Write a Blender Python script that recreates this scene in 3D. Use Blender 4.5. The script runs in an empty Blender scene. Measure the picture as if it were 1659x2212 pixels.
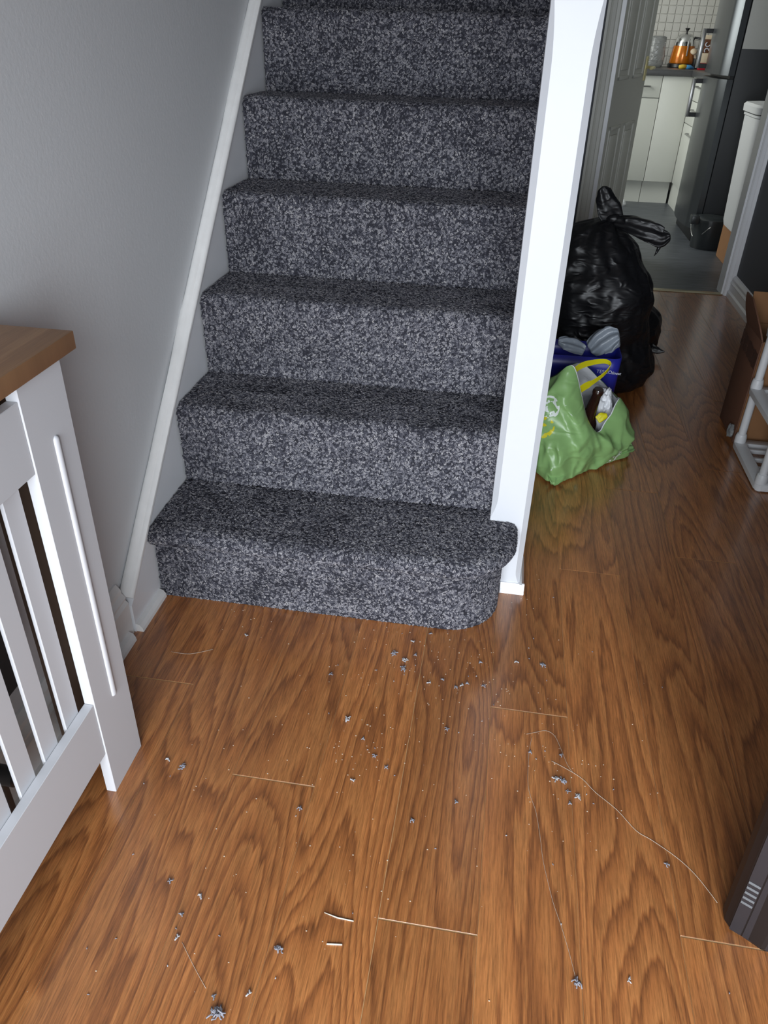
import bpy, bmesh, math, random
from mathutils import Vector, Matrix, noise

random.seed(7)
scene = bpy.context.scene
COL = scene.collection
V = Vector

# ------------------------------------------------------------------ camera
F_PX = 1653.8
cam_d = bpy.data.cameras.new('camera')
cam = bpy.data.objects.new('camera', cam_d)
COL.objects.link(cam)
yaw, pitch, roll = math.radians(-8.262), math.radians(32.3336), math.radians(1.6917)
fw = V((math.sin(yaw)*math.cos(pitch), math.cos(yaw)*math.cos(pitch), -math.sin(pitch)))
rt = V((math.cos(yaw), -math.sin(yaw), 0)); up = rt.cross(fw)
rt2 = rt*math.cos(roll) + up*math.sin(roll); up2 = -rt*math.sin(roll) + up*math.cos(roll)
cam.matrix_world = Matrix(((rt2.x, up2.x, -fw.x, 0.728), (rt2.y, up2.y, -fw.y, -1.344),
                           (rt2.z, up2.z, -fw.z, 1.160), (0, 0, 0, 1)))
cam_d.sensor_fit = 'VERTICAL'; cam_d.sensor_height = 36.0; cam_d.sensor_width = 27.0
cam_d.lens = F_PX/2212*36.0
cam_d.clip_start = 0.02
scene.camera = cam

# ------------------------------------------------------------------ world, daylight, exposure
w = bpy.data.worlds.new('world'); scene.world = w; w.use_nodes = True
nt = w.node_tree; nt.nodes.clear()
wo = nt.nodes.new('ShaderNodeOutputWorld'); bg = nt.nodes.new('ShaderNodeBackground')
bg.inputs['Color'].default_value = (0.72, 0.83, 1.0, 1); bg.inputs['Strength'].default_value = 0.6
nt.links.new(bg.outputs[0], wo.inputs[0])

def area(name, loc, target, sx, sy, power, color, spread=180):
    d = bpy.data.lights.new(name, 'AREA'); d.shape = 'RECTANGLE'; d.size = sx; d.size_y = sy
    d.energy = power; d.color = color; d.spread = math.radians(spread)
    o = bpy.data.objects.new(name, d); COL.objects.link(o); o.location = loc
    o.rotation_euler = (V(target)-V(loc)).to_track_quat('-Z', 'Z').to_euler()
    return o
# daylight through the glazed front door/window behind the photographer and through the kitchen window
area('front_daylight', (0.80, -2.41, 0.90), (0.76, 0, 0.05), 1.45, 1.45, 31, (0.88, 0.94, 1.0), 104)
area('kitchen_daylight', (0.06, 4.55, 1.55), (2.0, 4.55, 1.2), 1.5, 1.05, 31, (0.97, 1.0, 0.93))
scene.view_settings.view_transform = 'Standard'
scene.view_settings.look = 'None'
scene.view_settings.gamma = 1.0
scene.view_settings.use_curve_mapping = False
scene.view_settings.exposure = 0.34
scene.cycles.max_bounces = 5
scene.cycles.diffuse_bounces = 3
scene.cycles.glossy_bounces = 3
scene.cycles.use_denoising = True

# ------------------------------------------------------------------ materials
MATS = {}
def srgb(r, g, b):
    f = lambda c: (c/255/12.92) if c/255 <= 0.04045 else ((c/255+0.055)/1.055)**2.4
    return (f(r), f(g), f(b), 1)
def base_mat(name):
    m = bpy.data.materials.new(name); m.use_nodes = True
    n = m.node_tree; b = n.nodes['Principled BSDF']
    MATS[name] = m
    return m, n, b
def N(n, typ, **kw):
    x = n.nodes.new(typ)
    for k, v in kw.items():
        if k in x.inputs: x.inputs[k].default_value = v
        else: setattr(x, k, v)
    return x
def paint(name, col, rough=0.5, var=0.06, scale=6.0, bump=0.0, bscale=60.0, metal=0.0, spec=0.5, coat=0.0):
    """procedural paint / plastic / metal: mottled colour plus fine relief"""
    m, n, b = base_mat(name)
    tc = N(n, 'ShaderNodeTexCoord')
    no = N(n, 'ShaderNodeTexNoise', Scale=scale, Detail=2.0)
    n.links.new(tc.outputs['Object'], no.inputs['Vector'])
    mp = N(n, 'ShaderNodeMapRange'); mp.inputs['To Min'].default_value = 1-var; mp.inputs['To Max'].default_value = 1+var
    n.links.new(no.outputs['Fac'], mp.inputs['Value'])
    mx = N(n, 'ShaderNodeVectorMath', operation='SCALE'); mx.inputs[0].default_value = col[:3]
    n.links.new(mp.outputs[0], mx.inputs['Scale'])
    n.links.new(mx.outputs[0], b.inputs['Base Color'])
    b.inputs['Roughness'].default_value = rough; b.inputs['Metallic'].default_value = metal
    b.inputs['Specular IOR Level'].default_value = spec
    b.inputs['Coat Weight'].default_value = coat
    if bump:
        nb = N(n, 'ShaderNodeTexNoise', Scale=bscale, Detail=3.0)
        n.links.new(tc.outputs['Object'], nb.inputs['Vector'])
        bp = N(n, 'ShaderNodeBump', Strength=bump*5, Distance=0.002)
        n.links.new(nb.outputs['Fac'], bp.inputs['Height']); n.links.new(bp.outputs[0], b.inputs['Normal'])
    return m

paint('wall_grey', srgb(219, 221, 223), 0.75, 0.03, 2.0, 0.03, 120)
paint('wall_charcoal', srgb(92, 95, 101), 0.7, 0.04, 2.0, 0.0, 60.0)
paint('wall_white', srgb(214, 214, 210), 0.75, 0.02, 2.0, 0.0, 60.0)
paint('ceiling_white', srgb(228, 228, 226), 0.85, 0.02, 2.0, 0.0, 60.0)
paint('gloss_white', srgb(236, 237, 240), 0.27, 0.03, 14.0, 0.0, 60.0)
paint('old_white', srgb(238, 237, 235), 0.5, 0.07, 30.0, 0.05, 70)
paint('post_white', srgb(205, 207, 212), 0.4, 0.02, 10.0, 0.0, 60.0)
paint('cover_white', srgb(206, 207, 211), 0.42, 0.015, 5.0, 0.0, 60.0)
paint('shade_brown', srgb(104, 84, 70), 0.8, 0.06, 40.0)  # brown tone stands in for shade at the cover's inner end
paint('rad_shade_grey', srgb(62, 58, 58), 0.45, 0.02, 5.0)  # dark tone stands in for shade inside the radiator cover
paint('pipe_dark', srgb(60, 58, 58), 0.4, 0.05)
paint('door_grey', srgb(208, 208, 200), 0.45, 0.03, 4.0, 0.0, 60.0)
paint('brass', srgb(242, 230, 176), 0.3, 0.05, 20.0, 0.0, metal=0.3)  # pale cream tone has the window's reflection painted in
paint('dark_brass', srgb(96, 84, 52), 0.4, 0.05, 20.0, 0.0, metal=0.8)
paint('tile_white', srgb(205, 203, 197), 0.25, 0.03, 9.0, 0.0, 60.0)
paint('grout', srgb(197, 195, 189), 0.8, 0.04)
paint('cabinet_white', srgb(214, 215, 208), 0.4, 0.015, 3.0, 0.0)
paint('worktop_grey', srgb(74, 74, 75), 0.4, 0.15, 80.0, 0.0, 60.0)
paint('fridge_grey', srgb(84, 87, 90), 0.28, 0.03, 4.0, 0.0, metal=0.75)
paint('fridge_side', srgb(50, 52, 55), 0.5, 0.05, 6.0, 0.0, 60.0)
paint('steel', srgb(170, 170, 168), 0.3, 0.04, 20.0, 0.0, metal=0.9)
paint('black_plastic', srgb(20, 20, 22), 0.35, 0.1, 30.0, 0.0, 60.0)
paint('bin_plastic', srgb(44, 48, 50), 0.35, 0.08, 20.0, 0.0, 60.0)
paint('white_plastic', srgb(216, 217, 219), 0.4, 0.02, 8.0, 0.0, 60.0)
paint('paper', srgb(212, 212, 208), 0.8, 0.02, 10.0, 0.0)
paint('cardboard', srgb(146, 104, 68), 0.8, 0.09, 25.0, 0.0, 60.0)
paint('cardboard_shaded', srgb(104, 70, 52), 0.7, 0.09, 20.0, 0.0, 60.0)  # darker copy of the cardboard, shade painted into its colour
paint('lining_white', srgb(216, 218, 222), 0.35, 0.05, 18.0, 0.12, 45)
paint('handle_yellow', srgb(204, 196, 20), 0.4, 0.06, 25.0, 0.0, 60.0)
paint('blue_plastic', srgb(34, 38, 140), 0.35, 0.1, 14.0, 0.0, 60.0)
paint('grey_plastic', srgb(134, 142, 152), 0.35, 0.12, 40.0, 0.2, 45)
paint('print_white', srgb(205, 208, 220), 0.5, 0.03)
paint('fluff_grey', srgb(138, 138, 146), 0.9, 0.35, 900.0, 0.0)
paint('fluff_pale', srgb(176, 176, 178), 0.9, 0.2, 900.0, 0.0)
paint('thread_pale', srgb(190, 176, 158), 0.7, 0.1, 100.0, 0.0)
paint('stick_white', srgb(222, 214, 196), 0.5, 0.05, 100.0, 0.0)
paint('speck_pale', srgb(205, 190, 168), 0.8, 0.15, 400.0, 0.0)
paint('plank_core', srgb(204, 168, 120), 0.85, 0.12, 60.0, 0.0, 60.0)
paint('kettle_copper', srgb(200, 112, 22), 0.2, 0.06, 10.0, 0.0, metal=0.35, coat=0.4)
paint('chrome', srgb(215, 215, 215), 0.1, 0.02, 10.0, 0.0, metal=1.0)
paint('pack_brown', srgb(96, 58, 36), 0.5, 0.1, 30.0, 0.0)
paint('pack_red', srgb(170, 26, 42), 0.5, 0.06, 30.0, 0.0)
paint('pack_cream', srgb(216, 198, 172), 0.5, 0.05, 30.0, 0.0)
paint('tube_blue', srgb(60, 140, 196), 0.5, 0.1, 30.0, 0.0)
paint('tube_yellow', srgb(222, 186, 62), 0.5, 0.1, 30.0, 0.0)
paint('fruit_dark', srgb(78, 40, 34), 0.4, 0.15, 30.0, 0.0)
paint('threshold_metal', srgb(190, 180, 150), 0.35, 0.04, 30.0, 0.0, metal=0.7)
paint('tape', srgb(96, 72, 62), 0.15, 0.2, 40.0, 0.06, 60)
paint('case_black', srgb(40, 39, 43), 0.38, 0.06, 30.0, 0.0, 60.0)
paint('case_dark', srgb(18, 14, 14), 0.5, 0.06, 30.0, 0.0, 60.0)
paint('case_edge', srgb(46, 45, 48), 0.35, 0.04, 30.0, 0.0)

def vinyl_mat():
    m, n, b = base_mat('vinyl_floor')
    tc = N(n, 'ShaderNodeTexCoord'); mp = N(n, 'ShaderNodeMapping'); mp.inputs['Scale'].default_value = (2.0, 14.0, 1)
    n.links.new(tc.outputs['Object'], mp.inputs['Vector'])
    no = N(n, 'ShaderNodeTexNoise', Scale=3.0, Detail=6.0); n.links.new(mp.outputs[0], no.inputs['Vector'])
    cr = N(n, 'ShaderNodeValToRGB'); cr.color_ramp.elements[0].color = srgb(62, 66, 72); cr.color_ramp.elements[1].color = srgb(96, 100, 106)
    cr.color_ramp.elements[0].position = 0.3; cr.color_ramp.elements[1].position = 0.7
    n.links.new(no.outputs['Fac'], cr.inputs[0]); n.links.new(cr.outputs[0], b.inputs['Base Color'])
    b.inputs['Roughness'].default_value = 0.42
vinyl_mat()

def wood_mat(name, light, mid, dark, axis='Y', ring=9.0, rough=0.33, rand=True, fine=1.0, cath=1.0):
    """laminate oak: nested cathedral figure from contours of a stretched noise, plus fine pores"""
    m, n, b = base_mat(name); L = n.links.new
    tc = N(n, 'ShaderNodeTexCoord')
    src = tc.outputs['Object']
    oi = N(n, 'ShaderNodeObjectInfo')
    if rand:
        off = N(n, 'ShaderNodeVectorMath', operation='SCALE'); off.inputs[0].default_value = (13.7, 57.3, 3.1)
        L(oi.outputs['Random'], off.inputs['Scale'])
        ad = N(n, 'ShaderNodeVectorMath', operation='ADD'); L(src, ad.inputs[0]); L(off.outputs[0], ad.inputs[1]); src = ad.outputs[0]
    def stretched(sx, sy):
        mp = N(n, 'ShaderNodeMapping'); s = (sx, sy, 1.0) if axis == 'Y' else (sy, sx, 1.0)
        mp.inputs['Scale'].default_value = s; L(src, mp.inputs['Vector']); return mp.outputs[0]
    fig = N(n, 'ShaderNodeTexNoise', Scale=1.0, Detail=1.0, Roughness=0.4, Distortion=0.2); L(stretched(7.5, 0.85), fig.inputs['Vector'])
    mul = N(n, 'ShaderNodeMath', operation='MULTIPLY'); mul.inputs[1].default_value = ring; L(fig.outputs['Fac'], mul.inputs[0])
    jit = N(n, 'ShaderNodeTexNoise', Scale=1.0, Detail=3.0); L(stretched(120, 6.0), jit.inputs['Vector'])
    jm = N(n, 'ShaderNodeMath', operation='MULTIPLY'); jm.inputs[1].default_value = 0.9; L(jit.outputs['Fac'], jm.inputs[0])
    ad2 = N(n, 'ShaderNodeMath', operation='ADD'); L(mul.outputs[0], ad2.inputs[0]); L(jm.outputs[0], ad2.inputs[1])
    fr = N(n, 'ShaderNodeMath', operation='FRACT'); L(ad2.outputs[0], fr.inputs[0])
    cr = N(n, 'ShaderNodeValToRGB'); e = cr.color_ramp.elements
    e[0].position = 0.0; e[0].color = light; e[1].position = 1.0; e[1].color = light
    x = e.new(0.55); x.color = mid
    x = e.new(0.84); x.color = dark
    x = e.new(0.93); x.color = mid
    L(fr.outputs[0], cr.inputs[0])
    soft = N(n, 'ShaderNodeMix', data_type='RGBA'); soft.inputs[0].default_value = cath
    soft.inputs[6].default_value = mid; L(cr.outputs[0], soft.inputs[7])
    fine_n = N(n, 'ShaderNodeTexNoise', Scale=1.0, Detail=5.0, Roughness=0.7); L(stretched(520, 22.0), fine_n.inputs['Vector'])
    fm = N(n, 'ShaderNodeMapRange'); fm.inputs['From Min'].default_value = 0.38; fm.inputs['From Max'].default_value = 0.72
    fm.inputs['To Min'].default_value = 1+0.22*fine; fm.inputs['To Max'].default_value = 1-0.42*fine; L(fine_n.outputs['Fac'], fm.inputs['Value'])
    wide = N(n, 'ShaderNodeTexNoise', Scale=1.0, Detail=3.0); L(stretched(26, 1.6), wide.inputs['Vector'])
    wm = N(n, 'ShaderNodeMapRange'); wm.inputs['From Min'].default_value = 0.3; wm.inputs['From Max'].default_value = 0.7
    wm.inputs['To Min'].default_value = 0.88; wm.inputs['To Max'].default_value = 1.11; L(wide.outputs['Fac'], wm.inputs['Value'])
    pv = N(n, 'ShaderNodeMapRange'); pv.inputs['To Min'].default_value = 0.86; pv.inputs['To Max'].default_value = 1.08; L(oi.outputs['Random'], pv.inputs['Value'])
    m1 = N(n, 'ShaderNodeMath', operation='MULTIPLY'); L(fm.outputs[0], m1.inputs[0]); L(wm.outputs[0], m1.inputs[1])
    m2 = N(n, 'ShaderNodeMath', operation='MULTIPLY'); L(m1.outputs[0], m2.inputs[0])
    if rand: L(pv.outputs[0], m2.inputs[1])
    else: m2.inputs[1].default_value = 1.0
    sc = N(n, 'ShaderNodeVectorMath', operation='SCALE'); L(soft.outputs[2], sc.inputs[0]); L(m2.outputs[0], sc.inputs['Scale'])
    L(sc.outputs[0], b.inputs['Base Color'])
    b.inputs['Roughness'].default_value = rough
    if rand: b.inputs['Coat Weight'].default_value = 0.8; b.inputs['Coat Roughness'].default_value = 0.20; b.inputs['Coat IOR'].default_value = 1.55
    bp = N(n, 'ShaderNodeBump', Strength=0.12, Distance=0.0008); L(fine_n.outputs['Fac'], bp.inputs['Height']); L(bp.outputs[0], b.inputs['Normal'])
    return m
wood_mat('laminate', srgb(177, 117, 66), srgb(160, 100, 54), srgb(119, 71, 38), ring=19.0, rough=0.36, cath=0.8, fine=1.25)
wood_mat('oak_top', srgb(176, 136, 96), srgb(164, 122, 84), srgb(146, 104, 70), ring=4.0, rough=0.45, rand=False, fine=0.35, cath=0.5)

def carpet_mats():
    m, n, b = base_mat('carpet_yarn')
    oi = N(n, 'ShaderNodeObjectInfo')
    cr = N(n, 'ShaderNodeValToRGB'); e = cr.color_ramp.elements
    cr.color_ramp.interpolation = 'LINEAR'
    e[0].position = 0.0; e[0].color = srgb(50, 50, 58); e[1].position = 1.0; e[1].color = srgb(164, 161, 162)
    x = e.new(0.40); x.color = srgb(78, 78, 86)
    x = e.new(0.62); x.color = srgb(112, 111, 118)
    x = e.new(0.92); x.color = srgb(142, 140, 144)
    n.links.new(oi.outputs['Random'], cr.inputs[0]); n.links.new(cr.outputs[0], b.inputs['Base Color'])
    b.inputs['Roughness'].default_value = 0.95; b.inputs['Specular IOR Level'].default_value = 0.1
    paint('carpet_back', srgb(46, 46, 52), 0.95, 0.2, 300.0, 0.1, 400, spec=0.05)
carpet_mats()

def film_mat(name, col, rough, bumps, trans=0.0, patches=None):
    """thin crumpled polythene"""
    m, n, b = base_mat(name); L = n.links.new
    tc = N(n, 'ShaderNodeTexCoord')
    mp = N(n, 'ShaderNodeMapping'); mp.inputs['Scale'].default_value = (1.0, 1.0, 2.2); L(tc.outputs['Object'], mp.inputs['Vector'])
    n1 = N(n, 'ShaderNodeTexNoise', Scale=bumps, Detail=4.0, Roughness=0.5, Distortion=0.8); L(mp.outputs[0], n1.inputs['Vector'])
    n1.noise_type = 'RIDGED_MULTIFRACTAL'
    bp = N(n, 'ShaderNodeBump', Strength=0.7, Distance=0.009); L(n1.outputs['Fac'], bp.inputs['Height']); L(bp.outputs[0], b.inputs['Normal'])
    nv = N(n, 'ShaderNodeTexNoise', Scale=8.0, Detail=3.0); L(tc.outputs['Object'], nv.inputs['Vector'])
    mr = N(n, 'ShaderNodeMapRange'); mr.inputs['To Min'].default_value = 0.85; mr.inputs['To Max'].default_value = 1.15; L(nv.outputs['Fac'], mr.inputs['Value'])
    sc = N(n, 'ShaderNodeVectorMath', operation='SCALE'); sc.inputs[0].default_value = col[:3]; L(mr.outputs[0], sc.inputs['Scale'])
    out = sc.outputs[0]
    for (c, r, pc, ns, th) in (patches or []):     # printed marks
        d = N(n, 'ShaderNodeVectorMath', operation='DISTANCE'); d.inputs[1].default_value = c; L(tc.outputs['Object'], d.inputs[0])
        lt = N(n, 'ShaderNodeMath', operation='LESS_THAN'); lt.inputs[1].default_value = r; L(d.outputs['Value'], lt.inputs[0])
        nn = N(n, 'ShaderNodeTexNoise', Scale=ns, Detail=1.0); L(tc.outputs['Object'], nn.inputs['Vector'])
        gt = N(n, 'ShaderNodeMath', operation='GREATER_THAN'); gt.inputs[1].default_value = th; L(nn.outputs['Fac'], gt.inputs[0])
        mm = N(n, 'ShaderNodeMath', operation='MULTIPLY'); L(lt.outputs[0], mm.inputs[0]); L(gt.outputs[0], mm.inputs[1])
        mx = N(n, 'ShaderNodeMix', data_type='RGBA'); L(mm.outputs[0], mx.inputs[0]); L(out, mx.inputs[6]); mx.inputs[7].default_value = pc
        out = mx.outputs[2]
    L(out, b.inputs['Base Color'])
    b.inputs['Roughness'].default_value = rough
    b.inputs['Transmission Weight'].default_value = trans
    return m
film_mat('black_film', srgb(17, 17, 20), 0.42, 20.0)
film_mat('green_film', srgb(130, 168, 106), 0.34, 13.0,
         patches=[((0.905, 0.80, 0.22), 0.034, srgb(220, 228, 224), 75.0, 0.54),
                  ((0.895, 0.78, 0.16), 0.034, srgb(206, 196, 40), 60.0, 0.57),
                  ((1.13, 0.90, 0.03), 0.03, srgb(226, 226, 224), 90.0, 0.55)])
film_mat('clear_film', srgb(176, 178, 178), 0.25, 24.0, trans=0.55)
def glass_mat():
    m, n, b = base_mat('bottle_glass')
    no = N(n, 'ShaderNodeTexNoise', Scale=20.0)
    cr = N(n, 'ShaderNodeValToRGB'); cr.color_ramp.elements[0].color = srgb(30, 16, 12); cr.color_ramp.elements[1].color = srgb(46, 26, 20)
    n.links.new(no.outputs['Fac'], cr.inputs[0]); n.links.new(cr.outputs[0], b.inputs['Base Color'])
    b.inputs['Roughness'].default_value = 0.08; b.inputs['Coat Weight'].default_value = 0.5
    m, n, b = base_mat('window_glass')
    no = N(n, 'ShaderNodeTexNoise', Scale=3.0)
    mr = N(n, 'ShaderNodeMapRange'); mr.inputs['To Min'].default_value = 0.0; mr.inputs['To Max'].default_value = 0.04
    n.links.new(no.outputs['Fac'], mr.inputs['Value']); n.links.new(mr.outputs[0], b.inputs['Roughness'])
    b.inputs['Transmission Weight'].default_value = 1.0; b.inputs['IOR'].default_value = 1.01
glass_mat()

# ------------------------------------------------------------------ mesh helpers
def add_box(bm, lo, hi, bev=0.0, seg=2, M=None):
    lo, hi = V(lo), V(hi)
    vs = [bm.verts.new((x, y, z)) for z in (lo.z, hi.z) for y in (lo.y, hi.y) for x in (lo.x, hi.x)]
    q = [(0, 2, 3, 1), (4, 5, 7, 6), (0, 1, 5, 4), (2, 6, 7, 3), (0, 4, 6, 2), (1, 3, 7, 5)]
    fs = [bm.faces.new([vs[i] for i in f]) for f in q]
    new = set(vs)
    if bev:
        es = list({e for f in fs for e in f.edges})
        r = bmesh.ops.bevel(bm, geom=es, offset=bev, segments=seg, affect='EDGES', profile=0.5)
        new = set(r['verts']) | {v for v in vs if v.is_valid}
    if M is not None:
        for v in new:
            if v.is_valid: v.co = M @ v.co
    return new
def add_tube(bm, pts, r, seg=8, caps=True, flat=1.0):
    pts = [V(p) for p in pts]; rings = []
    prev = None
    for i, p in enumerate(pts):
        t = (pts[min(i+1, len(pts)-1)]-pts[max(i-1, 0)]).normalized()
        if prev is None:
            a = V((0, 0, 1)) if abs(t.z) < 0.9 else V((1, 0, 0))
            nrm = t.cross(a).normalized()
        else:
            nrm = (prev - t*prev.dot(t)).normalized()
        prev = nrm; bn = t.cross(nrm)
        rr = r[i] if isinstance(r, (list, tuple)) else r
        rings.append([bm.verts.new(p + nrm*math.cos(2*math.pi*k/seg)*rr + bn*math.sin(2*math.pi*k/seg)*rr*flat) for k in range(seg)])
    for a, b in zip(rings, rings[1:]):
        for k in range(seg):
            bm.faces.new((a[k], a[(k+1) % seg], b[(k+1) % seg], b[k]))
    if caps:
        bm.faces.new(rings[0][::-1]); bm.faces.new(rings[-1])
def loft(bm, rings, cap0=True, cap1=True, close=True):
    R = [[bm.verts.new(p) for p in ring] for ring in rings]
    n = len(R[0])
    for a, b in zip(R, R[1:]):
        for k in range(n if close else n-1):
            bm.faces.new((a[k], a[(k+1) % n], b[(k+1) % n], b[k]))
    if cap0: bm.faces.new(R[0][::-1])
    if cap1: bm.faces.new(R[-1])
    return R
def add_lathe(bm, prof, c, seg=20, ax=None):
    """prof: [(radius, z)] around a vertical axis through c"""
    c = V(c)
    rings = [[c + V((max(r, 1e-4)*math.cos(2*math.pi*k/seg), max(r, 1e-4)*math.sin(2*math.pi*k/seg), z)) for k in range(seg)] for r, z in prof]
    if ax is not None: rings = [[c + ax @ (p-c) for p in ring] for ring in rings]
    loft(bm, rings)
def add_prism(bm, poly, lo, hi, axis):
    """extrude a 2D polygon along an axis; poly in the two other axes in x,y,z order"""
    def P(a, t):
        return {'x': (t, a[0], a[1]), 'y': (a[0], t, a[1]), 'z': (a[0], a[1], t)}[axis]
    A = [bm.verts.new(P(a, lo)) for a in poly]; B = [bm.verts.new(P(a, hi)) for a in poly]
    n = len(poly)
    for k in range(n): bm.faces.new((A[k], A[(k+1) % n], B[(k+1) % n], B[k]))
    bm.faces.new(A[::-1]); bm.faces.new(B)
def obj(name, bm, mat, parent=None, smooth=False, angle=None):
    bmesh.ops.recalc_face_normals(bm, faces=bm.faces)
    me = bpy.data.meshes.new(name); bm.to_mesh(me); bm.free()
    me.materials.append(MATS[mat])
    o = bpy.data.objects.new(name, me); COL.objects.link(o)
    if smooth: me.polygons.foreach_set('use_smooth', [True]*len(me.polygons))
    if angle is not None:
        me.polygons.foreach_set('use_smooth', [True]*len(me.polygons))
        me.set_sharp_from_angle(angle=math.radians(angle))
    if parent is not None: attach(o, parent)
    return o
def origin(p):
    t = V(p.location)
    while p.parent is not None:
        p = p.parent
        # only roots carry an offset
        t = V(p.location)
    return t
def attach(o, p):
    o.parent = p
    if p.type == 'EMPTY': o.matrix_parent_inverse = Matrix.Translation(-V(p.location))
    else: o.matrix_parent_inverse = Matrix.Identity(4)
def thing(name, label, cat, loc, group=None):
    o = bpy.data.objects.new(name, None); COL.objects.link(o); o.location = loc; o.empty_display_size = 0.05
    return tag(o, label, cat, group)
def tag(o, label, cat, group=None):
    o['label'] = label; o['category'] = cat
    if group: o['group'] = group
    return o
def struct(o, label=None, cat=None):
    o['kind'] = 'structure'
    if label: o['label'] = label
    if cat: o['category'] = cat
    return o
def B(): return bmesh.new()
def box_obj(name, lo, hi, mat, parent=None, bev=0.0, M=None):
    bm = B(); add_box(bm, lo, hi, bev, M=M)
    return obj(name, bm, mat, parent, angle=40 if bev else None)

# ------------------------------------------------------------------ stair numbers
R_, G_, W_ = 0.2, 0.2118, 0.795            # rise, going, clear width
WX = -0.03                                  # plaster plane of the left wall
RX = 1.93                                   # right wall
EY0, EY1 = 2.965, 3.065                     # end wall of the hall
H = 2.4

# ------------------------------------------------------------------ room shell
def shell():
    struct(box_obj('wall_left', (WX-0.1, -2.4, 0), (WX, EY0, 4.6), 'wall_grey'), 'pale grey painted wall on the left of the stairs', 'wall')
    struct(box_obj('wall_right', (RX, -2.4, 0), (RX+0.1, EY0, H), 'wall_charcoal'), 'charcoal painted wall along the right of the hall', 'wall')
    # end wall with doorway
    bm = B()
    add_box(bm, (0.846, EY0, 0), (1.135, EY1, H)); add_box(bm, (1.888, EY0, 0), (2.9, EY1, H)); add_box(bm, (1.135, EY0, 2.02), (1.888, EY1, H))
    struct(obj('wall_end', bm, 'wall_charcoal'), 'dark grey wall around the kitchen doorway', 'wall')
    # wall behind the photographer with a wide glazed opening
    bm = B()
    add_box(bm, (WX, -2.4, 0), (0.02, -2.3, H)); add_box(bm, (1.58, -2.4, 0), (RX, -2.3, H))
    add_box(bm, (0.02, -2.4, 1.70), (1.58, -2.3, H)); add_box(bm, (0.02, -2.4, 0), (1.58, -2.3, 0.12))
    struct(obj('wall_front', bm, 'wall_grey'), 'grey wall behind the viewer with a wide window', 'wall')
    wf = B()
    for a in (0.02, 0.775, 1.53): add_box(wf, (a, -2.38, 0.12), (a+0.05, -2.33, 1.70), 0.004)
    add_box(wf, (0.02, -2.38, 0.12), (1.58, -2.33, 0.17)); add_box(wf, (0.02, -2.38, 1.65), (1.58, -2.33, 1.70))
    win = struct(obj('window_1', wf, 'gloss_white'), 'white framed front window behind the viewer', 'window')
    # enclosed understairs wall with the sloping soffit line of the stairs on top
    bm = B()
    poly = [(0.262, 0), (EY0, 0), (EY0, H), (2.45, H), (0.262, 0.36)]
    add_prism(bm, poly, 0.80, 0.845, 'x')
    struct(obj('wall_understairs', bm, 'wall_white'), 'white boarded wall under the stairs', 'wall')
    struct(box_obj('ceiling', (0.80, -2.4, H), (RX+0.1, EY1, H+0.1), 'ceiling_white'), 'white hall ceiling', 'ceiling')
    struct(box_obj('ceiling_landing', (WX, -2.4, H), (0.80, 0.25, H+0.1), 'ceiling_white'), 'white ceiling in front of the stairwell', 'ceiling')
    struct(box_obj('ceiling_stairwell', (WX, 0.25, 4.6), (0.90, EY0, 4.7), 'ceiling_white'), 'white ceiling high over the stairwell', 'ceiling')
    struct(box_obj('wall_stairwell_right', (0.80, 0.25, H+0.1), (0.845, EY0, 4.6), 'wall_white'), 'white wall of the upper stairwell', 'wall')
    struct(box_obj('wall_stairwell_front', (WX, 0.20, H+0.1), (0.80, 0.25, 4.6), 'wall_white'), 'white wall over the lower ceiling', 'wall')
    struct(box_obj('wall_stairwell_end', (WX, EY0-0.05, 0), (0.80, EY0, 4.6), 'wall_white'), 'white wall at the top of the stairs', 'wall')
    # kitchen
    struct(box_obj('floor_kitchen', (0.0, EY0+0.02, -0.05), (2.9, 6.4, 0.0), 'vinyl_floor'), 'blue grey vinyl kitchen floor', 'floor')
    struct(box_obj('ceiling_kitchen', (-0.1, EY1, H), (3.0, 6.4, H+0.1), 'ceiling_white'), 'white kitchen ceiling', 'ceiling')
    bm = B()
    add_box(bm, (-0.1, EY1, 0), (0.0, 3.75, H)); add_box(bm, (-0.1, 5.35, 0), (0.0, 6.4, H))
    add_box(bm, (-0.1, 3.75, 0), (0.0, 5.35, 0.98)); add_box(bm, (-0.1, 3.75, 2.12), (0.0, 5.35, H))
    struct(obj('wall_kitchen_left', bm, 'wall_white'), 'white kitchen wall with the garden window', 'wall')
    bm = B()
    for a in (3.75, 4.53, 5.31): add_box(bm, (-0.09, a, 0.98), (-0.04, a+0.04, 2.12), 0.003)
    add_box(bm, (-0.09, 3.75, 0.98), (-0.04, 5.35, 1.02)); add_box(bm, (-0.09, 3.75, 2.08), (-0.04, 5.35, 2.12))
    struct(obj('window_2', bm, 'gloss_white'), 'white framed kitchen window', 'window')
    struct(box_obj('wall_kitchen_right', (2.9, EY1, 0), (3.0, 6.4, H), 'wall_white'), 'white kitchen wall behind the fridge', 'wall')
    wk = struct(box_obj('wall_kitchen_back', (0.0, 6.25, 0), (2.9, 6.4, H), 'grout'), 'kitchen back wall covered in small white square tiles', 'wall')
    t = 0.058
    me = None
    for i in range(15):
        for j in range(9):
            x = 1.40+i*t; z = 0.96+j*t
            if me is None:
                bm = B(); add_box(bm, (0, -0.006, 0), (t-0.005, 0.0, t-0.005), 0.0015, 1)
                o = obj('tile', bm, 'tile_white', angle=40); me = o.data
            else:
                o = bpy.data.objects.new('tile', me); COL.objects.link(o)
            o.location = (x, 6.25, z); attach(o, wk)
shell()

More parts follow.
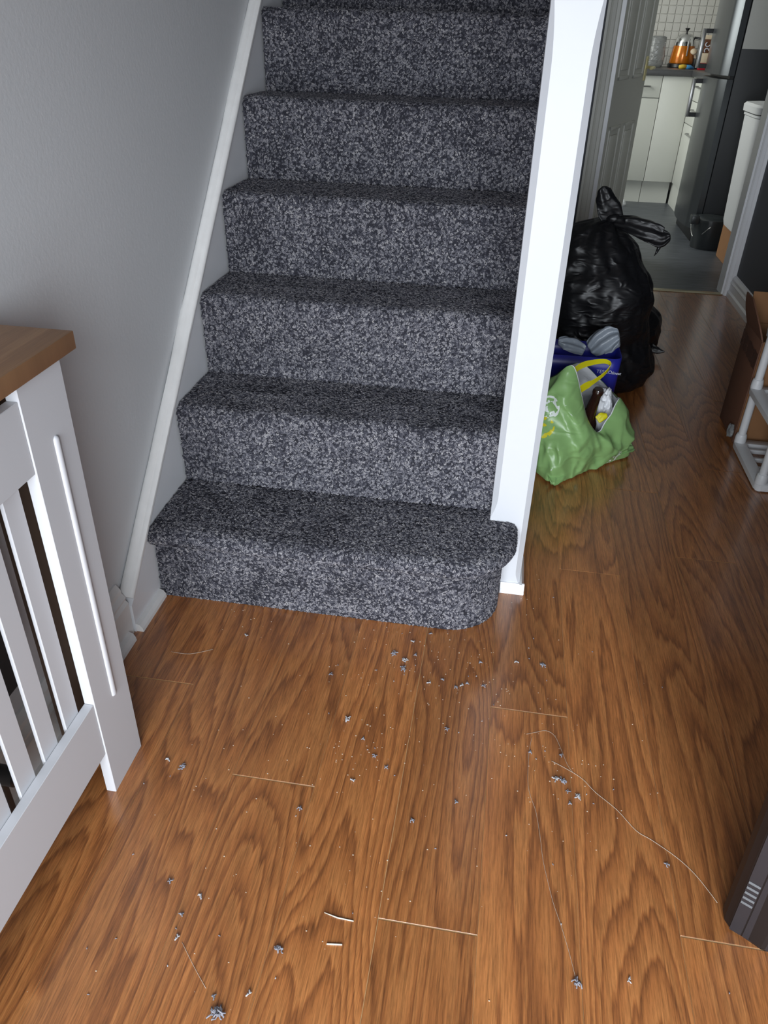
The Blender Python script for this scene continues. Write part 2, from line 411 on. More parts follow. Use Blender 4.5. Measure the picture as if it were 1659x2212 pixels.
# planks
def floor():
    fl = struct(box_obj('floor', (WX, -2.4, -0.04), (RX, EY0+0.02, -0.0010), 'plank_core'), 'brown wood effect laminate plank floor', 'floor')
    P0, PW, PL = 0.03, 0.153, 1.371
    joint = {0: -0.268, 1: -1.02, 2: -0.470, 3: -1.12, 4: -0.688, 5: -0.218, 6: 0.290, 7: -0.635, 8: 0.404, 9: -0.45, 10: 0.12, 11: -0.86, 12: -0.30, -1: -0.6}
    for i in range(-1, 13):
        x0, x1 = P0+i*PW, P0+(i+1)*PW
        y = joint[i]
        while y > -2.4: y -= PL
        while y < EY0:
            a, b = max(y, -2.4), min(y+PL, EY0-0.004)
            X0, X1 = max(x0, WX), min(x1, RX)
            if b-a > 0.02 and X1-X0 > 0.005:
                near = 0.0013 if a < 0.0 else 0.0007
                g0 = near if a == y else 0; g1 = 0.0010 if b == y+PL else 0
                gx = 0.0007 if i in (4, 11) else 0.00025
                bm = B(); add_box(bm, (X0+gx, a+g0, -0.0009), (X1-0.00025, b-g1, 0.0), 0.0003, 1)
                obj('plank', bm, 'laminate', fl)
            y += PL
    struct(box_obj('trim_1', (1.135, EY0-0.012, 0.0), (1.888, EY0+0.03, 0.005), 'threshold_metal', bev=0.002), 'thin metal threshold strip in the kitchen doorway', 'threshold')
floor()

# skirting, architraves
def trims():
    # left skirting in front of the string, with ogee lines and a bead on the floor
    prof = [(WX, 0), (-0.004, 0), (-0.004, 0.085), (-0.010, 0.092), (-0.008, 0.100), (-0.016, 0.110), (-0.017, 0.120), (WX+0.004, 0.132), (WX, 0.132)]
    bm = B(); add_prism(bm, prof, -2.3, -0.140, 'y')
    sk = struct(obj('baseboard_left', bm, 'old_white'), 'worn white moulded skirting board on the left wall', 'skirting')
    bead = [(-0.004, 0), (0.012, 0), (0.011, 0.008), (0.006, 0.018), (-0.004, 0.022)]
    bm = B(); add_prism(bm, bead, -2.3, -0.162, 'y'); obj('bead', bm, 'old_white', sk)
    prof = [(RX, 0), (1.904, 0), (1.904, 0.026), (1.912, 0.034), (1.912, 0.066), (1.908, 0.072), (1.914, 0.082), (1.914, 0.094), (1.922, 0.106), (RX, 0.110)]
    bm = B(); add_prism(bm, prof, -2.3, EY0-0.02, 'y')
    struct(obj('baseboard_right', bm, 'gloss_white'), 'glossy white moulded skirting board on the right wall', 'skirting')
    # architraves with stepped moulding
    def arch(x, s):
        steps = [(0.0, 0.010), (0.006, 0.016), (0.020, 0.016), (0.024, 0.020), (0.040, 0.022), (0.046, 0.018), (0.052, 0.024), (0.064, 0.024), (0.064, 0)]
        poly = [(x, EY0)] + [(x+s*a, EY0-d) for a, d in steps]
        return poly
    bm = B(); add_prism(bm, arch(1.131, -1), 0, 2.09, 'z'); 
    lf = obj('trim_2', bm, 'door_grey'); struct(lf, 'grey white moulded architrave left of the kitchen door', 'architrave')
    bm = B(); add_prism(bm, arch(1.890, 1), 0, 2.09, 'z')
    struct(obj('trim_3', bm, 'gloss_white'), 'white moulded architrave right of the kitchen doorway', 'architrave')
    bm = B(); add_box(bm, (1.07, EY0-0.024, 2.025), (1.955, EY0, 2.09), 0.004)
    struct(obj('trim_4', bm, 'gloss_white'), 'white architrave across the top of the doorway', 'architrave')
    # door lining and stop
    bm = B(); add_box(bm, (1.129, EY0-0.002, 0), (1.143, EY1+0.002, 2.03)); add_box(bm, (1.143, EY0+0.02, 0), (1.154, EY0+0.05, 2.02), 0.002)
    add_box(bm, (1.880, EY0-0.002, 0), (1.892, EY1+0.002, 2.03)); add_box(bm, (1.129, EY0-0.002, 2.018), (1.892, EY1+0.002, 2.03))
    struct(obj('trim_5', bm, 'gloss_white'), 'white door lining of the kitchen doorway', 'door lining')
trims()

# ------------------------------------------------------------------ staircase
def pile_group(density):
    g = bpy.data.node_groups.new('carpet_pile', 'GeometryNodeTree')
    g.interface.new_socket('Geometry', in_out='INPUT', socket_type='NodeSocketGeometry')
    g.interface.new_socket('Geometry', in_out='OUTPUT', socket_type='NodeSocketGeometry')
    L = g.links.new
    gi = g.nodes.new('NodeGroupInput'); go = g.nodes.new('NodeGroupOutput')
    di = g.nodes.new('GeometryNodeDistributePointsOnFaces'); di.distribute_method = 'RANDOM'
    di.inputs['Density'].default_value = density; L(gi.outputs[0], di.inputs['Mesh'])
    sp = g.nodes.new('GeometryNodeCurveSpiral')
    sp.inputs['Resolution'].default_value = 7; sp.inputs['Rotations'].default_value = 0.75
    sp.inputs['Start Radius'].default_value = 0.0026; sp.inputs['End Radius'].default_value = 0.0014; sp.inputs['Height'].default_value = 0.0034
    cc = g.nodes.new('GeometryNodeCurvePrimitiveCircle'); cc.inputs['Resolution'].default_value = 5; cc.inputs['Radius'].default_value = 0.00108
    cm = g.nodes.new('GeometryNodeCurveToMesh'); L(sp.outputs[0], cm.inputs['Curve']); L(cc.outputs[0], cm.inputs['Profile Curve'])
    cm.inputs['Fill Caps'].default_value = True
    sm = g.nodes.new('GeometryNodeSetShadeSmooth'); L(cm.outputs[0], sm.inputs[0])
    mt = g.nodes.new('GeometryNodeSetMaterial'); mt.inputs['Material'].default_value = MATS['carpet_yarn']; L(sm.outputs[0], mt.inputs[0])
    rv = g.nodes.new('FunctionNodeRandomValue'); rv.data_type = 'FLOAT_VECTOR'
    rv.inputs[0].default_value = (-0.16, -0.16, 0.0); rv.inputs[1].default_value = (0.16, 0.16, 6.283)
    er = g.nodes.new('FunctionNodeEulerToRotation'); L(rv.outputs[0], er.inputs[0])
    # broad shading patches: the nap leans differently from patch to patch
    ps = g.nodes.new('GeometryNodeInputPosition'); nz = g.nodes.new('ShaderNodeTexNoise'); nz.inputs['Scale'].default_value = 7.0; nz.inputs['Detail'].default_value = 3.0
    L(ps.outputs[0], nz.inputs['Vector'])
    sb = g.nodes.new('ShaderNodeVectorMath'); sb.operation = 'SUBTRACT'; sb.inputs[1].default_value = (0.5, 0.5, 0.5); L(nz.outputs['Color'], sb.inputs[0])
    sc2 = g.nodes.new('ShaderNodeVectorMath'); sc2.operation = 'MULTIPLY'; sc2.inputs[1].default_value = (2.2, 2.2, 0.0); L(sb.outputs[0], sc2.inputs[0])
    er2 = g.nodes.new('FunctionNodeEulerToRotation'); L(sc2.outputs[0], er2.inputs[0])
    r0 = g.nodes.new('FunctionNodeRotateRotation'); r0.rotation_space = 'LOCAL'; L(di.outputs['Rotation'], r0.inputs[0]); L(er2.outputs[0], r0.inputs[1])
    rr = g.nodes.new('FunctionNodeRotateRotation'); rr.rotation_space = 'LOCAL'
    L(r0.outputs[0], rr.inputs[0]); L(er.outputs[0], rr.inputs[1])
    rs = g.nodes.new('FunctionNodeRandomValue'); rs.data_type = 'FLOAT'; rs.inputs[2].default_value = 0.75; rs.inputs[3].default_value = 1.25
    rs.inputs['Seed'].default_value = 5
    ip = g.nodes.new('GeometryNodeInstanceOnPoints')
    L(di.outputs['Points'], ip.inputs['Points']); L(mt.outputs[0], ip.inputs['Instance']); L(rr.outputs[0], ip.inputs['Rotation']); cx = g.nodes.new('ShaderNodeCombineXYZ'); fl = g.nodes.new('ShaderNodeMath'); fl.operation = 'MULTIPLY'; fl.inputs[1].default_value = 0.34
    L(rs.outputs[1], fl.inputs[0]); L(rs.outputs[1], cx.inputs[0]); L(rs.outputs[1], cx.inputs[1]); L(fl.outputs[0], cx.inputs[2]); L(cx.outputs[0], ip.inputs['Scale'])
    L(ip.outputs[0], go.inputs[0])
    return g

def staircase():
    st = thing('staircase', 'carpeted staircase with dark grey twist pile, white string and white newel post', 'staircase', (0.4, 0, 0))
    pile_hi, pile_lo = pile_group(90000), pile_group(75000)
    def pile(step, src, k):
        me = src.copy()
        o = bpy.data.objects.new('carpet_pile', me); COL.objects.link(o); attach(o, step)
        o['kind'] = 'stuff'
        md = o.modifiers.new('pile', 'NODES'); md.node_group = pile_hi if k <= 3 else pile_lo
    T = 0.0022                       # yarn stands proud of the backing
    # bottom step: bullnose
    path = []
    for i in range(9): path.append((0.677*i/8, 0.0, 0, -1))
    cx, cy, rad = 0.677, 0.12, 0.12
    for i in range(1, 13):
        a = -math.pi/2 + i*math.pi/2/12
        path.append((cx+rad*math.cos(a), cy+rad*math.sin(a), math.cos(a), math.sin(a)))
    path.append((0.797, 0.172, 1, 0))
    prof = [(-T, 0.0), (-T, 0.150), (0.006, 0.155), (0.019, 0.161), (0.025, 0.172), (0.024, 0.184), (0.016, 0.193), (0.004, R_-T), (-0.03, R_-T)]
    bm = B(); rings = []
    for off, z in prof:
        ring = []
        for (x, y, nx, ny) in path:
            X, Y = x+nx*off, y+ny*off
            ring.append(bm.verts.new((max(X, 0.004), min(Y, 0.172), z)))
        rings.append(ring)
    for a, b in zip(rings, rings[1:]):
        for k in range(len(path)-1): bm.faces.new((a[k], a[k+1], b[k+1], b[k]))
    zt = R_-T
    e1 = bm.verts.new((0.757, 0.172, zt)); e2 = bm.verts.new((0.757, G_+0.002, zt)); e3 = bm.verts.new((0.004, G_+0.002, zt))
    f = bm.faces.new(rings[-1]+[e1, e2, e3])
    bmesh.ops.triangulate(bm, faces=[f])
    bmesh.ops.recalc_face_normals(bm, faces=bm.faces)
    for f in bm.faces:
        pass
    s = obj('step', bm, 'carpet_back', st, angle=50)
    s['label'] = 'bottom step with rounded bullnose end, dark grey carpet'
    # make sure normals look outwards (towards the room / up)
    def fix(me):
        up_ = [p for p in me.polygons if abs(p.normal.z) > 0.95]
        if sum(p.normal.z*p.area for p in up_) < 0:
            me.flip_normals()
    fix(s.data); pile(s, s.data, 1)
    for k in range(2, 11):
        y0, z0, z1 = (k-1)*G_, (k-1)*R_, k*R_
        rad = 0.024; nose = y0-0.008
        pf = [(y0+T, z0)]
        for i in range(1, 5): pf.append((y0+T+(nose-y0)*i/4, z0+(R_-rad)*i/4))
        for i in range(1, 7):
            a = math.pi - i*math.pi/2/6
            pf.append((nose+T+rad+rad*math.cos(a), z1-T-rad+rad*math.sin(a)+0.0))
        pf += [(nose+0.12, z1-T), (y0+G_+0.004, z1-T)]
        bm = B(); prev = None
        for (y, z) in pf:
            row = [bm.verts.new((0.004+(W_-0.008)*i/6, y, z)) for i in range(7)]
            if prev:
                for i in range(6): bm.faces.new((prev[i], prev[i+1], row[i+1], row[i]))
            prev = row
        s = obj('step', bm, 'carpet_back', st, angle=50)
        fix(s.data)
        if k <= 7: pile(s, s.data, k)
    # white wall string: board with rounded capping, plumb-cut at the foot
    line = lambda y: 0.944*y+0.222
    yb, yt = -0.136, 2.2
    bm = B()
    add_prism(bm, [(yb, 0), (yt, 0), (yt, line(yt)-0.012), (yb+0.012, line(yb)-0.012), (yb, line(yb)-0.02)], WX+0.002, 0.0, 'x')
    ws = obj('wall_string', bm, 'gloss_white', st)
    ws['label'] = 'white painted stair string against the wall'
    bm = B()
    cap = [(WX+0.001, -0.014), (0.002, -0.014), (0.004, -0.008), (0.003, -0.003), (-0.003, 0.001), (-0.008, 0.0005), (-0.011, 0.003), (-0.018, 0.005), (-0.025, 0.004), (WX+0.001, 0.0)]
    ringA, ringB = [], []
    nseg = 60; rings = []
    for i in range(nseg+1):
        y = yb+0.002+(yt-yb)*i/nseg
        ring = []
        for j, (x, d) in enumerate(cap):
            wob = 0.0012*noise.noise(V((x*40, y*14, 0)))+0.0006*noise.noise(V((x*90, y*60, 3)))
            xx = x + (0.0025*noise.noise(V((1.3, y*10, 7))) if j == len(cap)-1 else 0)
            ring.append(V((xx if xx > WX else WX+0.0005, y-0.68*(d+wob), line(y)+0.73*(d+wob))))
        rings.append(ring)
    loft(bm, rings)
    cpo = obj('string_capping', bm, 'old_white', st, angle=45)
    cpo['label'] = 'chipped white rounded capping along the stair string'
    bead = [(0.0, 0), (0.016, 0), (0.015, 0.009), (0.009, 0.018), (0.0, 0.021)]
    bm = B(); add_prism(bm, bead, -0.134, -0.004, 'y'); obj('floor_bead', bm, 'old_white', st)
    # newel post with stopped chamfers
    x0, x1, ya, yb2 = 0.757, 0.8455, 0.175, 0.262
    def ch(z, lo0, lo1):
        if z <= lo0: return 0.0006
        if z < lo1: t = (z-lo0)/(lo1-lo0); return 0.0006+0.0124*math.sin(t*math.pi/2)
        if z < 1.10: return 0.013
        if z < 1.235: t = (z-1.10)/0.135; return max(0.0006, 0.013*(1-t*t))
        return 0.0006
    bm = B(); rings = []
    zs = [0.0, 0.02, 0.03, 0.04, 0.05, 0.06, 0.205, 0.215, 0.225, 0.235, 0.245, 0.26, 0.5, 0.8, 1.10]+[1.10+0.0135*i for i in range(1, 11)]+[1.30]
    for z in zs:
        c1, c2 = ch(z, 0.205, 0.26), ch(z, 0.02, 0.06)
        rings.append([V((x0+c1, ya, z)), V((x1-c2, ya, z)), V((x1, ya+c2, z)), V((x1, yb2-c2, z)), V((x1-c2, yb2, z)), V((x0+c1, yb2, z)), V((x0, yb2-c1, z)), V((x0, ya+c1, z))])
    loft(bm, rings)
    post = obj('newel_post', bm, 'post_white', st); post['label'] = 'square white newel post with stopped chamfered edges'
    bm = B(); add_box(bm, (x0-0.012, ya-0.012, 1.30), (x1+0.012, yb2+0.012, 1.335), 0.008)
    obj('post_cap', bm, 'post_white', post, angle=40)
    bm = B()
    add_prism(bm, [(ya-0.013, 0), (ya, 0), (ya, 0.026), (ya-0.004, 0.026), (ya-0.011, 0.014)], 0.800, x1+0.012, 'x')
    pb = obj('plinth_bead', bm, 'gloss_white', post)
    bm = B(); add_prism(bm, [(x1, 0), (x1+0.013, 0), (x1+0.011, 0.014), (x1+0.005, 0.028), (x1, 0.028)], ya-0.010, 0.305, 'y')
    obj('plinth_bead', bm, 'gloss_white', post)
    # outer string, hidden mostly behind the post
    bm = B()
    add_prism(bm, [(0.262, 0.0), (2.2, 0.0), (2.2, line(2.2)), (0.262, line(0.262))], W_+0.001, 0.7999, 'x')
    obj('outer_string', bm, 'gloss_white', st)
staircase()

# ------------------------------------------------------------------ radiator cover
def radiator_cover():
    FX = 0.146
    rc = thing('radiator_cover', 'white slatted radiator cover with wooden top against the left wall', 'radiator cover', (0.06, -0.95, 0))
    bm = B(); add_box(bm, (WX+0.002, -1.72, 0.775), (0.157, -0.409, 0.8005), 0.0015, 2)
    t = obj('top', bm, 'oak_top', rc, angle=40); t['label'] = 'oak effect wooden top'
    def leg(ya, yb):
        bm = B(); add_box(bm, (FX-0.018, ya, 0), (FX, yb, 0.7745), 0.0008, 1); return obj('leg', bm, 'cover_white', rc)
    l1 = leg(-0.543, -0.438); leg(-1.69, -1.585)
    for yc, par in ((-0.4855, l1),):
        bm = B(); seg = 10; rr = 0.0065; rings = []
        z0, z1 = 0.188, 0.671
        prof = [(z0-rr+rr*(1-math.cos(a)), math.sin(a)) for a in [i*math.pi/2/6 for i in range(7)]]
        prof = prof + [(z1+rr*math.sin(a), math.cos(a)) for a in [i*math.pi/2/6 for i in range(7)]]
        for z, s in prof:
            s = max(s, 0.03)
            rings.append([V((FX-0.001+rr*0.8*s*math.sin(math.pi*k/seg), yc+rr*s*math.cos(math.pi*k/seg), z)) for k in range(seg+1)])
        loft(bm, rings); b = obj('half_round_bead', bm, 'cover_white', par, smooth=False, angle=50)
    FR = FX-0.002
    bm = B(); add_box(bm, (FR-0.016, -1.585, 0.648), (FR, -0.5435, 0.752), 0.0008, 1); obj('top_rail', bm, 'cover_white', rc)
    bm = B(); add_box(bm, (FR-0.016, -1.585, 0.100), (FR, -0.5435, 0.218), 0.0008, 1); obj('bottom_rail', bm, 'cover_white', rc)
    y = -0.562; first = None
    while y-0.037 > -1.58:
        if first is None:
            bm = B(); add_box(bm, (0.1215, -0.0365, 0.190), (0.1275, 0.0, 0.675), 0.0005, 1)
            o = obj('slat', bm, 'cover_white', rc); first = o
        else:
            o = first.copy(); COL.objects.link(o)
        o.location = (0, y, 0)
        y -= 0.0632
    bm = B(); add_box(bm, (WX+0.03, -0.453, 0), (FX-0.0185, -0.44, 0.7745), 0.0008, 1); sp_ = obj('side_panel', bm, 'cover_white', rc)
    bm = B(); add_box(bm, (WX+0.03, -0.457, 0), (FX-0.0185, -0.4532, 0.7745)); obj('shade_liner', bm, 'shade_brown', sp_)  # added brown sheet, paints the dark inside the cover end
    bm = B(); add_box(bm, (WX+0.003, -1.688, 0), (FX-0.0185, -1.67, 0.7745), 0.0008, 1); obj('side_panel', bm, 'cover_white', rc)
    # radiator inside, painted dark to stand in for shade behind the slats
    rd = thing('radiator', 'panel radiator with shade painted into its grey, hidden behind the slatted cover', 'radiator', (0.03, -1.05, 0.0))
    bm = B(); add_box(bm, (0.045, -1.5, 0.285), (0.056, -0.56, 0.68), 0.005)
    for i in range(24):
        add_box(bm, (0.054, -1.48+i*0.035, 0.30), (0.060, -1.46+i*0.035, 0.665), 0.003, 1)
    obj('front_panel', bm, 'rad_shade_grey', rd, angle=40)
    bm = B(); add_box(bm, (WX+0.03, -1.5, 0.285), (0.008, -0.56, 0.68), 0.005); obj('rear_panel', bm, 'rad_shade_grey', rd, angle=40)
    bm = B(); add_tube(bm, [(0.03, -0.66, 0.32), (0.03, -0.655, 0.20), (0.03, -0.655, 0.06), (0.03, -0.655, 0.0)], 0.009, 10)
    obj('pipe', bm, 'rad_shade_grey', rd, smooth=True)
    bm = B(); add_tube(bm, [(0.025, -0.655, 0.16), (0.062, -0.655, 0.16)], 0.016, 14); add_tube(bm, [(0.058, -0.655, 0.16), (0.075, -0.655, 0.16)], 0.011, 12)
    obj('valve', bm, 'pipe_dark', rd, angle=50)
radiator_cover()

# ------------------------------------------------------------------ kitchen door
def kitchen_door():
    hx, hy = 1.147, EY1-0.012
    ex, ey = 1.392, 3.735
    u = V((ex-hx, ey-hy, 0)); Wd = u.length; u.normalize(); nrm = V((u.y, -u.x, 0))
    M = Matrix(((u.x, -nrm.x, 0, hx), (u.y, -nrm.y, 0, hy), (0, 0, 1, 0), (0, 0, 0, 1)))   # local x along door, local -y = visible face
    bm = B(); add_box(bm, (0, 0, 0.012), (Wd, 0.036, 1.985), 0.001, 1, M=M)
    d = struct(obj('door_1', bm, 'door_grey'), 'grey white six panel door standing open into the kitchen', 'door')
    st = 0.10; mid = 0.09
    cw = (Wd-2*st-mid)/2
    for xa in (st, st+cw+mid):
        for za, zb in ((0.22, 0.755), (0.965, 1.50), (1.60, 1.86)):
            bm = B()
            for (a, b_, c, e) in ((xa, xa+0.018, za, zb), (xa+cw-0.018, xa+cw, za, zb), (xa, xa+cw, za, za+0.018), (xa, xa+cw, zb-0.018, zb)):
                add_box(bm, (a, -0.007, c), (b_, 0.001, e), 0.004, 2, M=M)
            add_box(bm, (xa+0.042, -0.006, za+0.042), (xa+cw-0.042, 0.001, zb-0.042), 0.0055, 2, M=M)
            obj('panel', bm, 'door_grey', d, angle=40)
    bm = B(); add_box(bm, (Wd-0.062, -0.006, 0.945), (Wd-0.016, 0.0, 1.062), 0.003, 2, M=M)
    h = obj('handle', bm, 'brass', d, angle=40); h['label'] = 'brass lever handle plate'
    bm = B(); pts = [M @ V(p) for p in ((Wd-0.04, -0.004, 1.01), (Wd-0.04, -0.045, 1.01), (Wd-0.05, -0.05, 1.01), (Wd-0.14, -0.05, 1.008))]
    add_tube(bm, pts, 0.007, 10); obj('lever', bm, 'brass', h, smooth=True)
    for z in (0.25, 0.99, 1.75):
        bm = B(); add_box(bm, (1.1432, EY0+0.053, z-0.05), (1.1462, EY1-0.014, z+0.05), 0.0005, 1)
        add_tube(bm, [(1.1475, EY1-0.016, z-0.05), (1.1475, EY1-0.016, z+0.05)], 0.0045, 10)
        obj('hinge', bm, 'dark_brass', d, angle=40)
kitchen_door()

# ------------------------------------------------------------------ kitchen units
def kitchen():
    WT = 0.945
    # back run
    CY_ = 5.53
    def unit(x0, x1, label, drawer=True, handle=True):
        t = thing('base_cabinet', label, 'cabinet', ((x0+x1)/2, 5.9, 0), 'white kitchen base units')
        bm = B(); add_box(bm, (x0+0.002, CY_+0.02, 0.165), (x1-0.002, 6.24, 0.905)); obj('carcass', bm, 'cabinet_white', t)
        bm = B(); add_box(bm, (x0+0.002, CY_+0.06, 0.0), (x1-0.002, CY_+0.08, 0.163)); obj('plinth', bm, 'cabinet_white', t)
        if drawer:
            d = box_obj('drawer_front', (x0+0.003, CY_, 0.757), (x1-0.003, CY_+0.019, 0.902), 'cabinet_white', t, 0.002)
            bm = B(); add_tube(bm, [(x1-0.19, CY_-0.004, 0.832), (x1-0.19, CY_-0.026, 0.832), (x1-0.085, CY_-0.026, 0.832), (x1-0.085, CY_-0.004, 0.832)], 0.006, 8); obj('handle', bm, 'steel', d, angle=40)
            box_obj('door', (x0+0.003, CY_, 0.168), (x1-0.003, CY_+0.019, 0.751), 'cabinet_white', t, 0.002)
        else:
            box_obj('filler_panel', (x0+0.001, CY_, 0.168), (x1-0.001, CY_+0.019, 0.902), 'cabinet_white', t, 0.002)
        return t
    unit(1.26, 1.757, 'white base cabinet with one drawer, between the door and the corner')
    unit(1.757, 1.975, 'plain white corner filler unit beside the drawer cabinet', False)
    # side run, facing the left
    t = thing('base_cabinet', 'white drawer cabinet next to the fridge, facing left', 'cabinet', (2.25, 5.15, 0), 'white kitchen base units')
    bm = B(); add_box(bm, (1.997, 4.83, 0.165), (2.56, 5.525, 0.905)); obj('carcass', bm, 'cabinet_white', t)
    bm = B(); add_box(bm, (1.99, 4.83, 0.0), (2.01, 5.588, 0.163)); obj('plinth', bm, 'cabinet_white', t)
    for z0, z1 in ((0.757, 0.902), (0.60, 0.752), (0.168, 0.595)):
        d = box_obj('drawer_front', (1.976, 4.833, z0), (1.996, 5.529, z1), 'cabinet_white', t, 0.002)
        bm = B(); add_tube(bm, [(1.973, 4.95, z1-0.05), (1.95, 4.95, z1-0.05), (1.95, 5.25, z1-0.05), (1.973, 5.25, z1-0.05)], 0.006, 8); obj('handle', bm, 'steel', d, angle=40)
    # worktops
    bm = B(); add_box(bm, (1.10, CY_-0.025, 0.906), (2.58, 6.242, WT), 0.003)
    tag(obj('worktop', bm, 'worktop_grey', angle=40), 'dark grey kitchen worktop along the tiled wall', 'worktop')
    bm = B(); add_box(bm, (1.955, 4.83, 0.906), (2.58, CY_-0.027, WT), 0.003)
    tag(obj('worktop', bm, 'worktop_grey', angle=40), 'dark grey worktop end beside the tall fridge', 'worktop')
    # tall fridge freezer, doors bowed
    fr = thing('fridge_freezer', 'tall dark grey fridge freezer with bowed doors and bar handles', 'fridge', (2.2, 4.5, 0))
    y0, y1 = 4.205, 4.80
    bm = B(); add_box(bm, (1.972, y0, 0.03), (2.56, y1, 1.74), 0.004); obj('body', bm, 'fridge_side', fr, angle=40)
    def bow(z0, z1, name):
        pts = []
        n = 14
        for i in range(n+1):
            t_ = i/n; y = y0+(y1-y0)*t_
            edge = min(t_, 1-t_)*(y1-y0)
            r = 0.03
            rd = r-math.sqrt(max(0, r*r-(r-edge)**2)) if edge < r else 0
            pts.append((1.902-0.026*math.sin(math.pi*t_)+rd, y))
        poly = pts+[(1.967, y1), (1.967, y0)]
        bm = B(); add_prism(bm, poly, z0, z1, 'z')
        return obj(name, bm, 'fridge_grey', fr, angle=35)
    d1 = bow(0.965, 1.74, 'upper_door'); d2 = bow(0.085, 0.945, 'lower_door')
    bm = B(); add_box(bm, (1.945, y0+0.01, 0.946), (1.968, y1-0.01, 0.964)); obj('door_gap', bm, 'black_plastic', fr)
    bm = B(); add_box(bm, (1.93, y0+0.01, 0.0), (2.5, y1-0.01, 0.08), 0.006); obj('foot_plinth', bm, 'black_plastic', fr, angle=40)
    for z0, z1, d in ((0.985, 1.205, d1), (0.70, 0.925, d2)):
        bm = B(); add_box(bm, (1.826, 4.705, z0), (1.848, 4.74, z1), 0.003)
        h = obj('handle', bm, 'steel', d, angle=40)
        for z in (z0, z1-0.026):
            bm = B(); add_box(bm, (1.848, 4.712, z), (1.905, 4.738, z+0.026), 0.002); obj('handle_bracket', bm, 'black_plastic', h)
    bm = B(); add_box(bm, (1.957+0.018, y0-0.003, 1.105), (2.19, y0-0.001, 1.42))
    tag(obj('paper_sheet', bm, 'paper'), 'white sheet of paper stuck on the side of the fridge', 'paper')
    # small black pedal bin
    pb = thing('pedal_bin', 'small black pedal bin with wire handle beside the fridge', 'bin', (2.0, 4.06, 0))
    c = (2.005, 4.07, 0)
    bm = B(); add_lathe(bm, [(0.095, 0.0), (0.098, 0.006), (0.108, 0.165), (0.108, 0.168)], c, 28); obj('body', bm, 'bin_plastic', pb, angle=40)
    bm = B(); add_lathe(bm, [(0.111, 0.168), (0.111, 0.180), (0.104, 0.186), (0.05, 0.190), (0.0, 0.191)], c, 28); obj('lid', bm, 'bin_plastic', pb, angle=40)
    bm = B(); add_box(bm, (1.868, 4.00, 0.150), (1.915, 4.07, 0.200), 0.005); obj('lid_hinge', bm, 'bin_plastic', pb, angle=40)
    bm = B(); pts = [(c[0]-0.105+0.01*math.sin(math.pi*i/14), c[1]+0.05-0.17*i/14, 0.150-0.085*math.sin(math.pi*i/14)) for i in range(15)]
    pts = [(p[0]-0.012*math.sin(math.pi*i/14)-0.006+0.09*(i/14)**2, p[1], p[2]) for i, p in enumerate(pts)]
    add_tube(bm, pts, 0.003, 8); obj('wire_handle', bm, 'steel', pb, smooth=True)
    # brown box and the tall white bin on it
    box = thing('cardboard_box', 'brown cardboard box under the tall white bin', 'box', (2.2, 3.68, 0))
    bm = B(); add_box(bm, (2.03, 3.52, 0.0), (2.38, 3.86, 0.198), 0.003); obj('body', bm, 'cardboard', box)
    bm = B(); add_box(bm, (2.031, 3.66, 0.198), (2.379, 3.72, 0.1995)); obj('tape_strip', bm, 'tape', box)
    wb = thing('tall_bin', 'tall white lidded plastic bin standing on a brown box', 'bin', (2.19, 3.68, 0.2))
    def rr_ring(x0, x1, y0, y1, z, r, n=6):
        out = []
        for (cx, cy, a0) in ((x1-r, y0+r, -90), (x1-r, y1-r, 0), (x0+r, y1-r, 90), (x0+r, y0+r, 180)):
            for i in range(n+1):
                a = math.radians(a0+90*i/n); out.append(V((cx+r*math.cos(a), cy+r*math.sin(a), z)))
        return out
    bm = B(); loft(bm, [rr_ring(2.012, 2.37, 3.535, 3.83, 0.201, 0.05), rr_ring(2.005, 2.38, 3.53, 3.84, 0.23, 0.055), rr_ring(1.985, 2.40, 3.51, 3.86, 0.79, 0.055), rr_ring(1.980, 2.405, 3.505, 3.865, 0.795, 0.055), rr_ring(1.980, 2.405, 3.505, 3.865, 0.806, 0.055)])
    obj('body', bm, 'white_plastic', wb, angle=40)
    bm = B(); loft(bm, [rr_ring(1.99, 2.39, 3.515, 3.855, 0.806, 0.05), rr_ring(1.99, 2.39, 3.515, 3.855, 0.813, 0.05)]); obj('rim_gap', bm, 'black_plastic', wb)
    bm = B(); loft(bm, [rr_ring(1.972, 2.41, 3.50, 3.87, 0.813, 0.055), rr_ring(1.970, 2.412, 3.498, 3.872, 0.845, 0.055), rr_ring(1.98, 2.40, 3.508, 3.862, 0.857, 0.05), rr_ring(2.03, 2.35, 3.55, 3.82, 0.862, 0.03)])
    obj('lid', bm, 'white_plastic', wb, angle=40)
    # worktop clutter
    ky = 6.02
    kt = thing('kettle', 'copper and chrome kettle with black base on the worktop', 'kettle', (1.945, ky, WT))
    bm = B(); add_lathe(bm, [(0.098, 0), (0.102, 0.004), (0.101, 0.026), (0.096, 0.03)], (1.945, ky, WT), 28); obj('base', bm, 'black_plastic', kt, angle=40)
    bm = B(); add_lathe(bm, [(0.092, 0.031), (0.095, 0.04), (0.083, 0.135), (0.080, 0.150)], (1.945, ky, WT), 28); obj('body', bm, 'kettle_copper', kt, smooth=False, angle=50)
    bm = B(); add_lathe(bm, [(0.080, 0.150), (0.078, 0.17), (0.070, 0.20), (0.055, 0.222), (0.03, 0.232), (0.0, 0.234)], (1.945, ky, WT), 28); obj('dome', bm, 'chrome', kt, angle=50)
    bm = B(); add_lathe(bm, [(0.006, 0.233), (0.007, 0.248), (0.018, 0.264), (0.018, 0.268), (0.0, 0.269)], (1.945, ky, WT), 16); obj('lid_knob', bm, 'black_plastic', kt, angle=50)
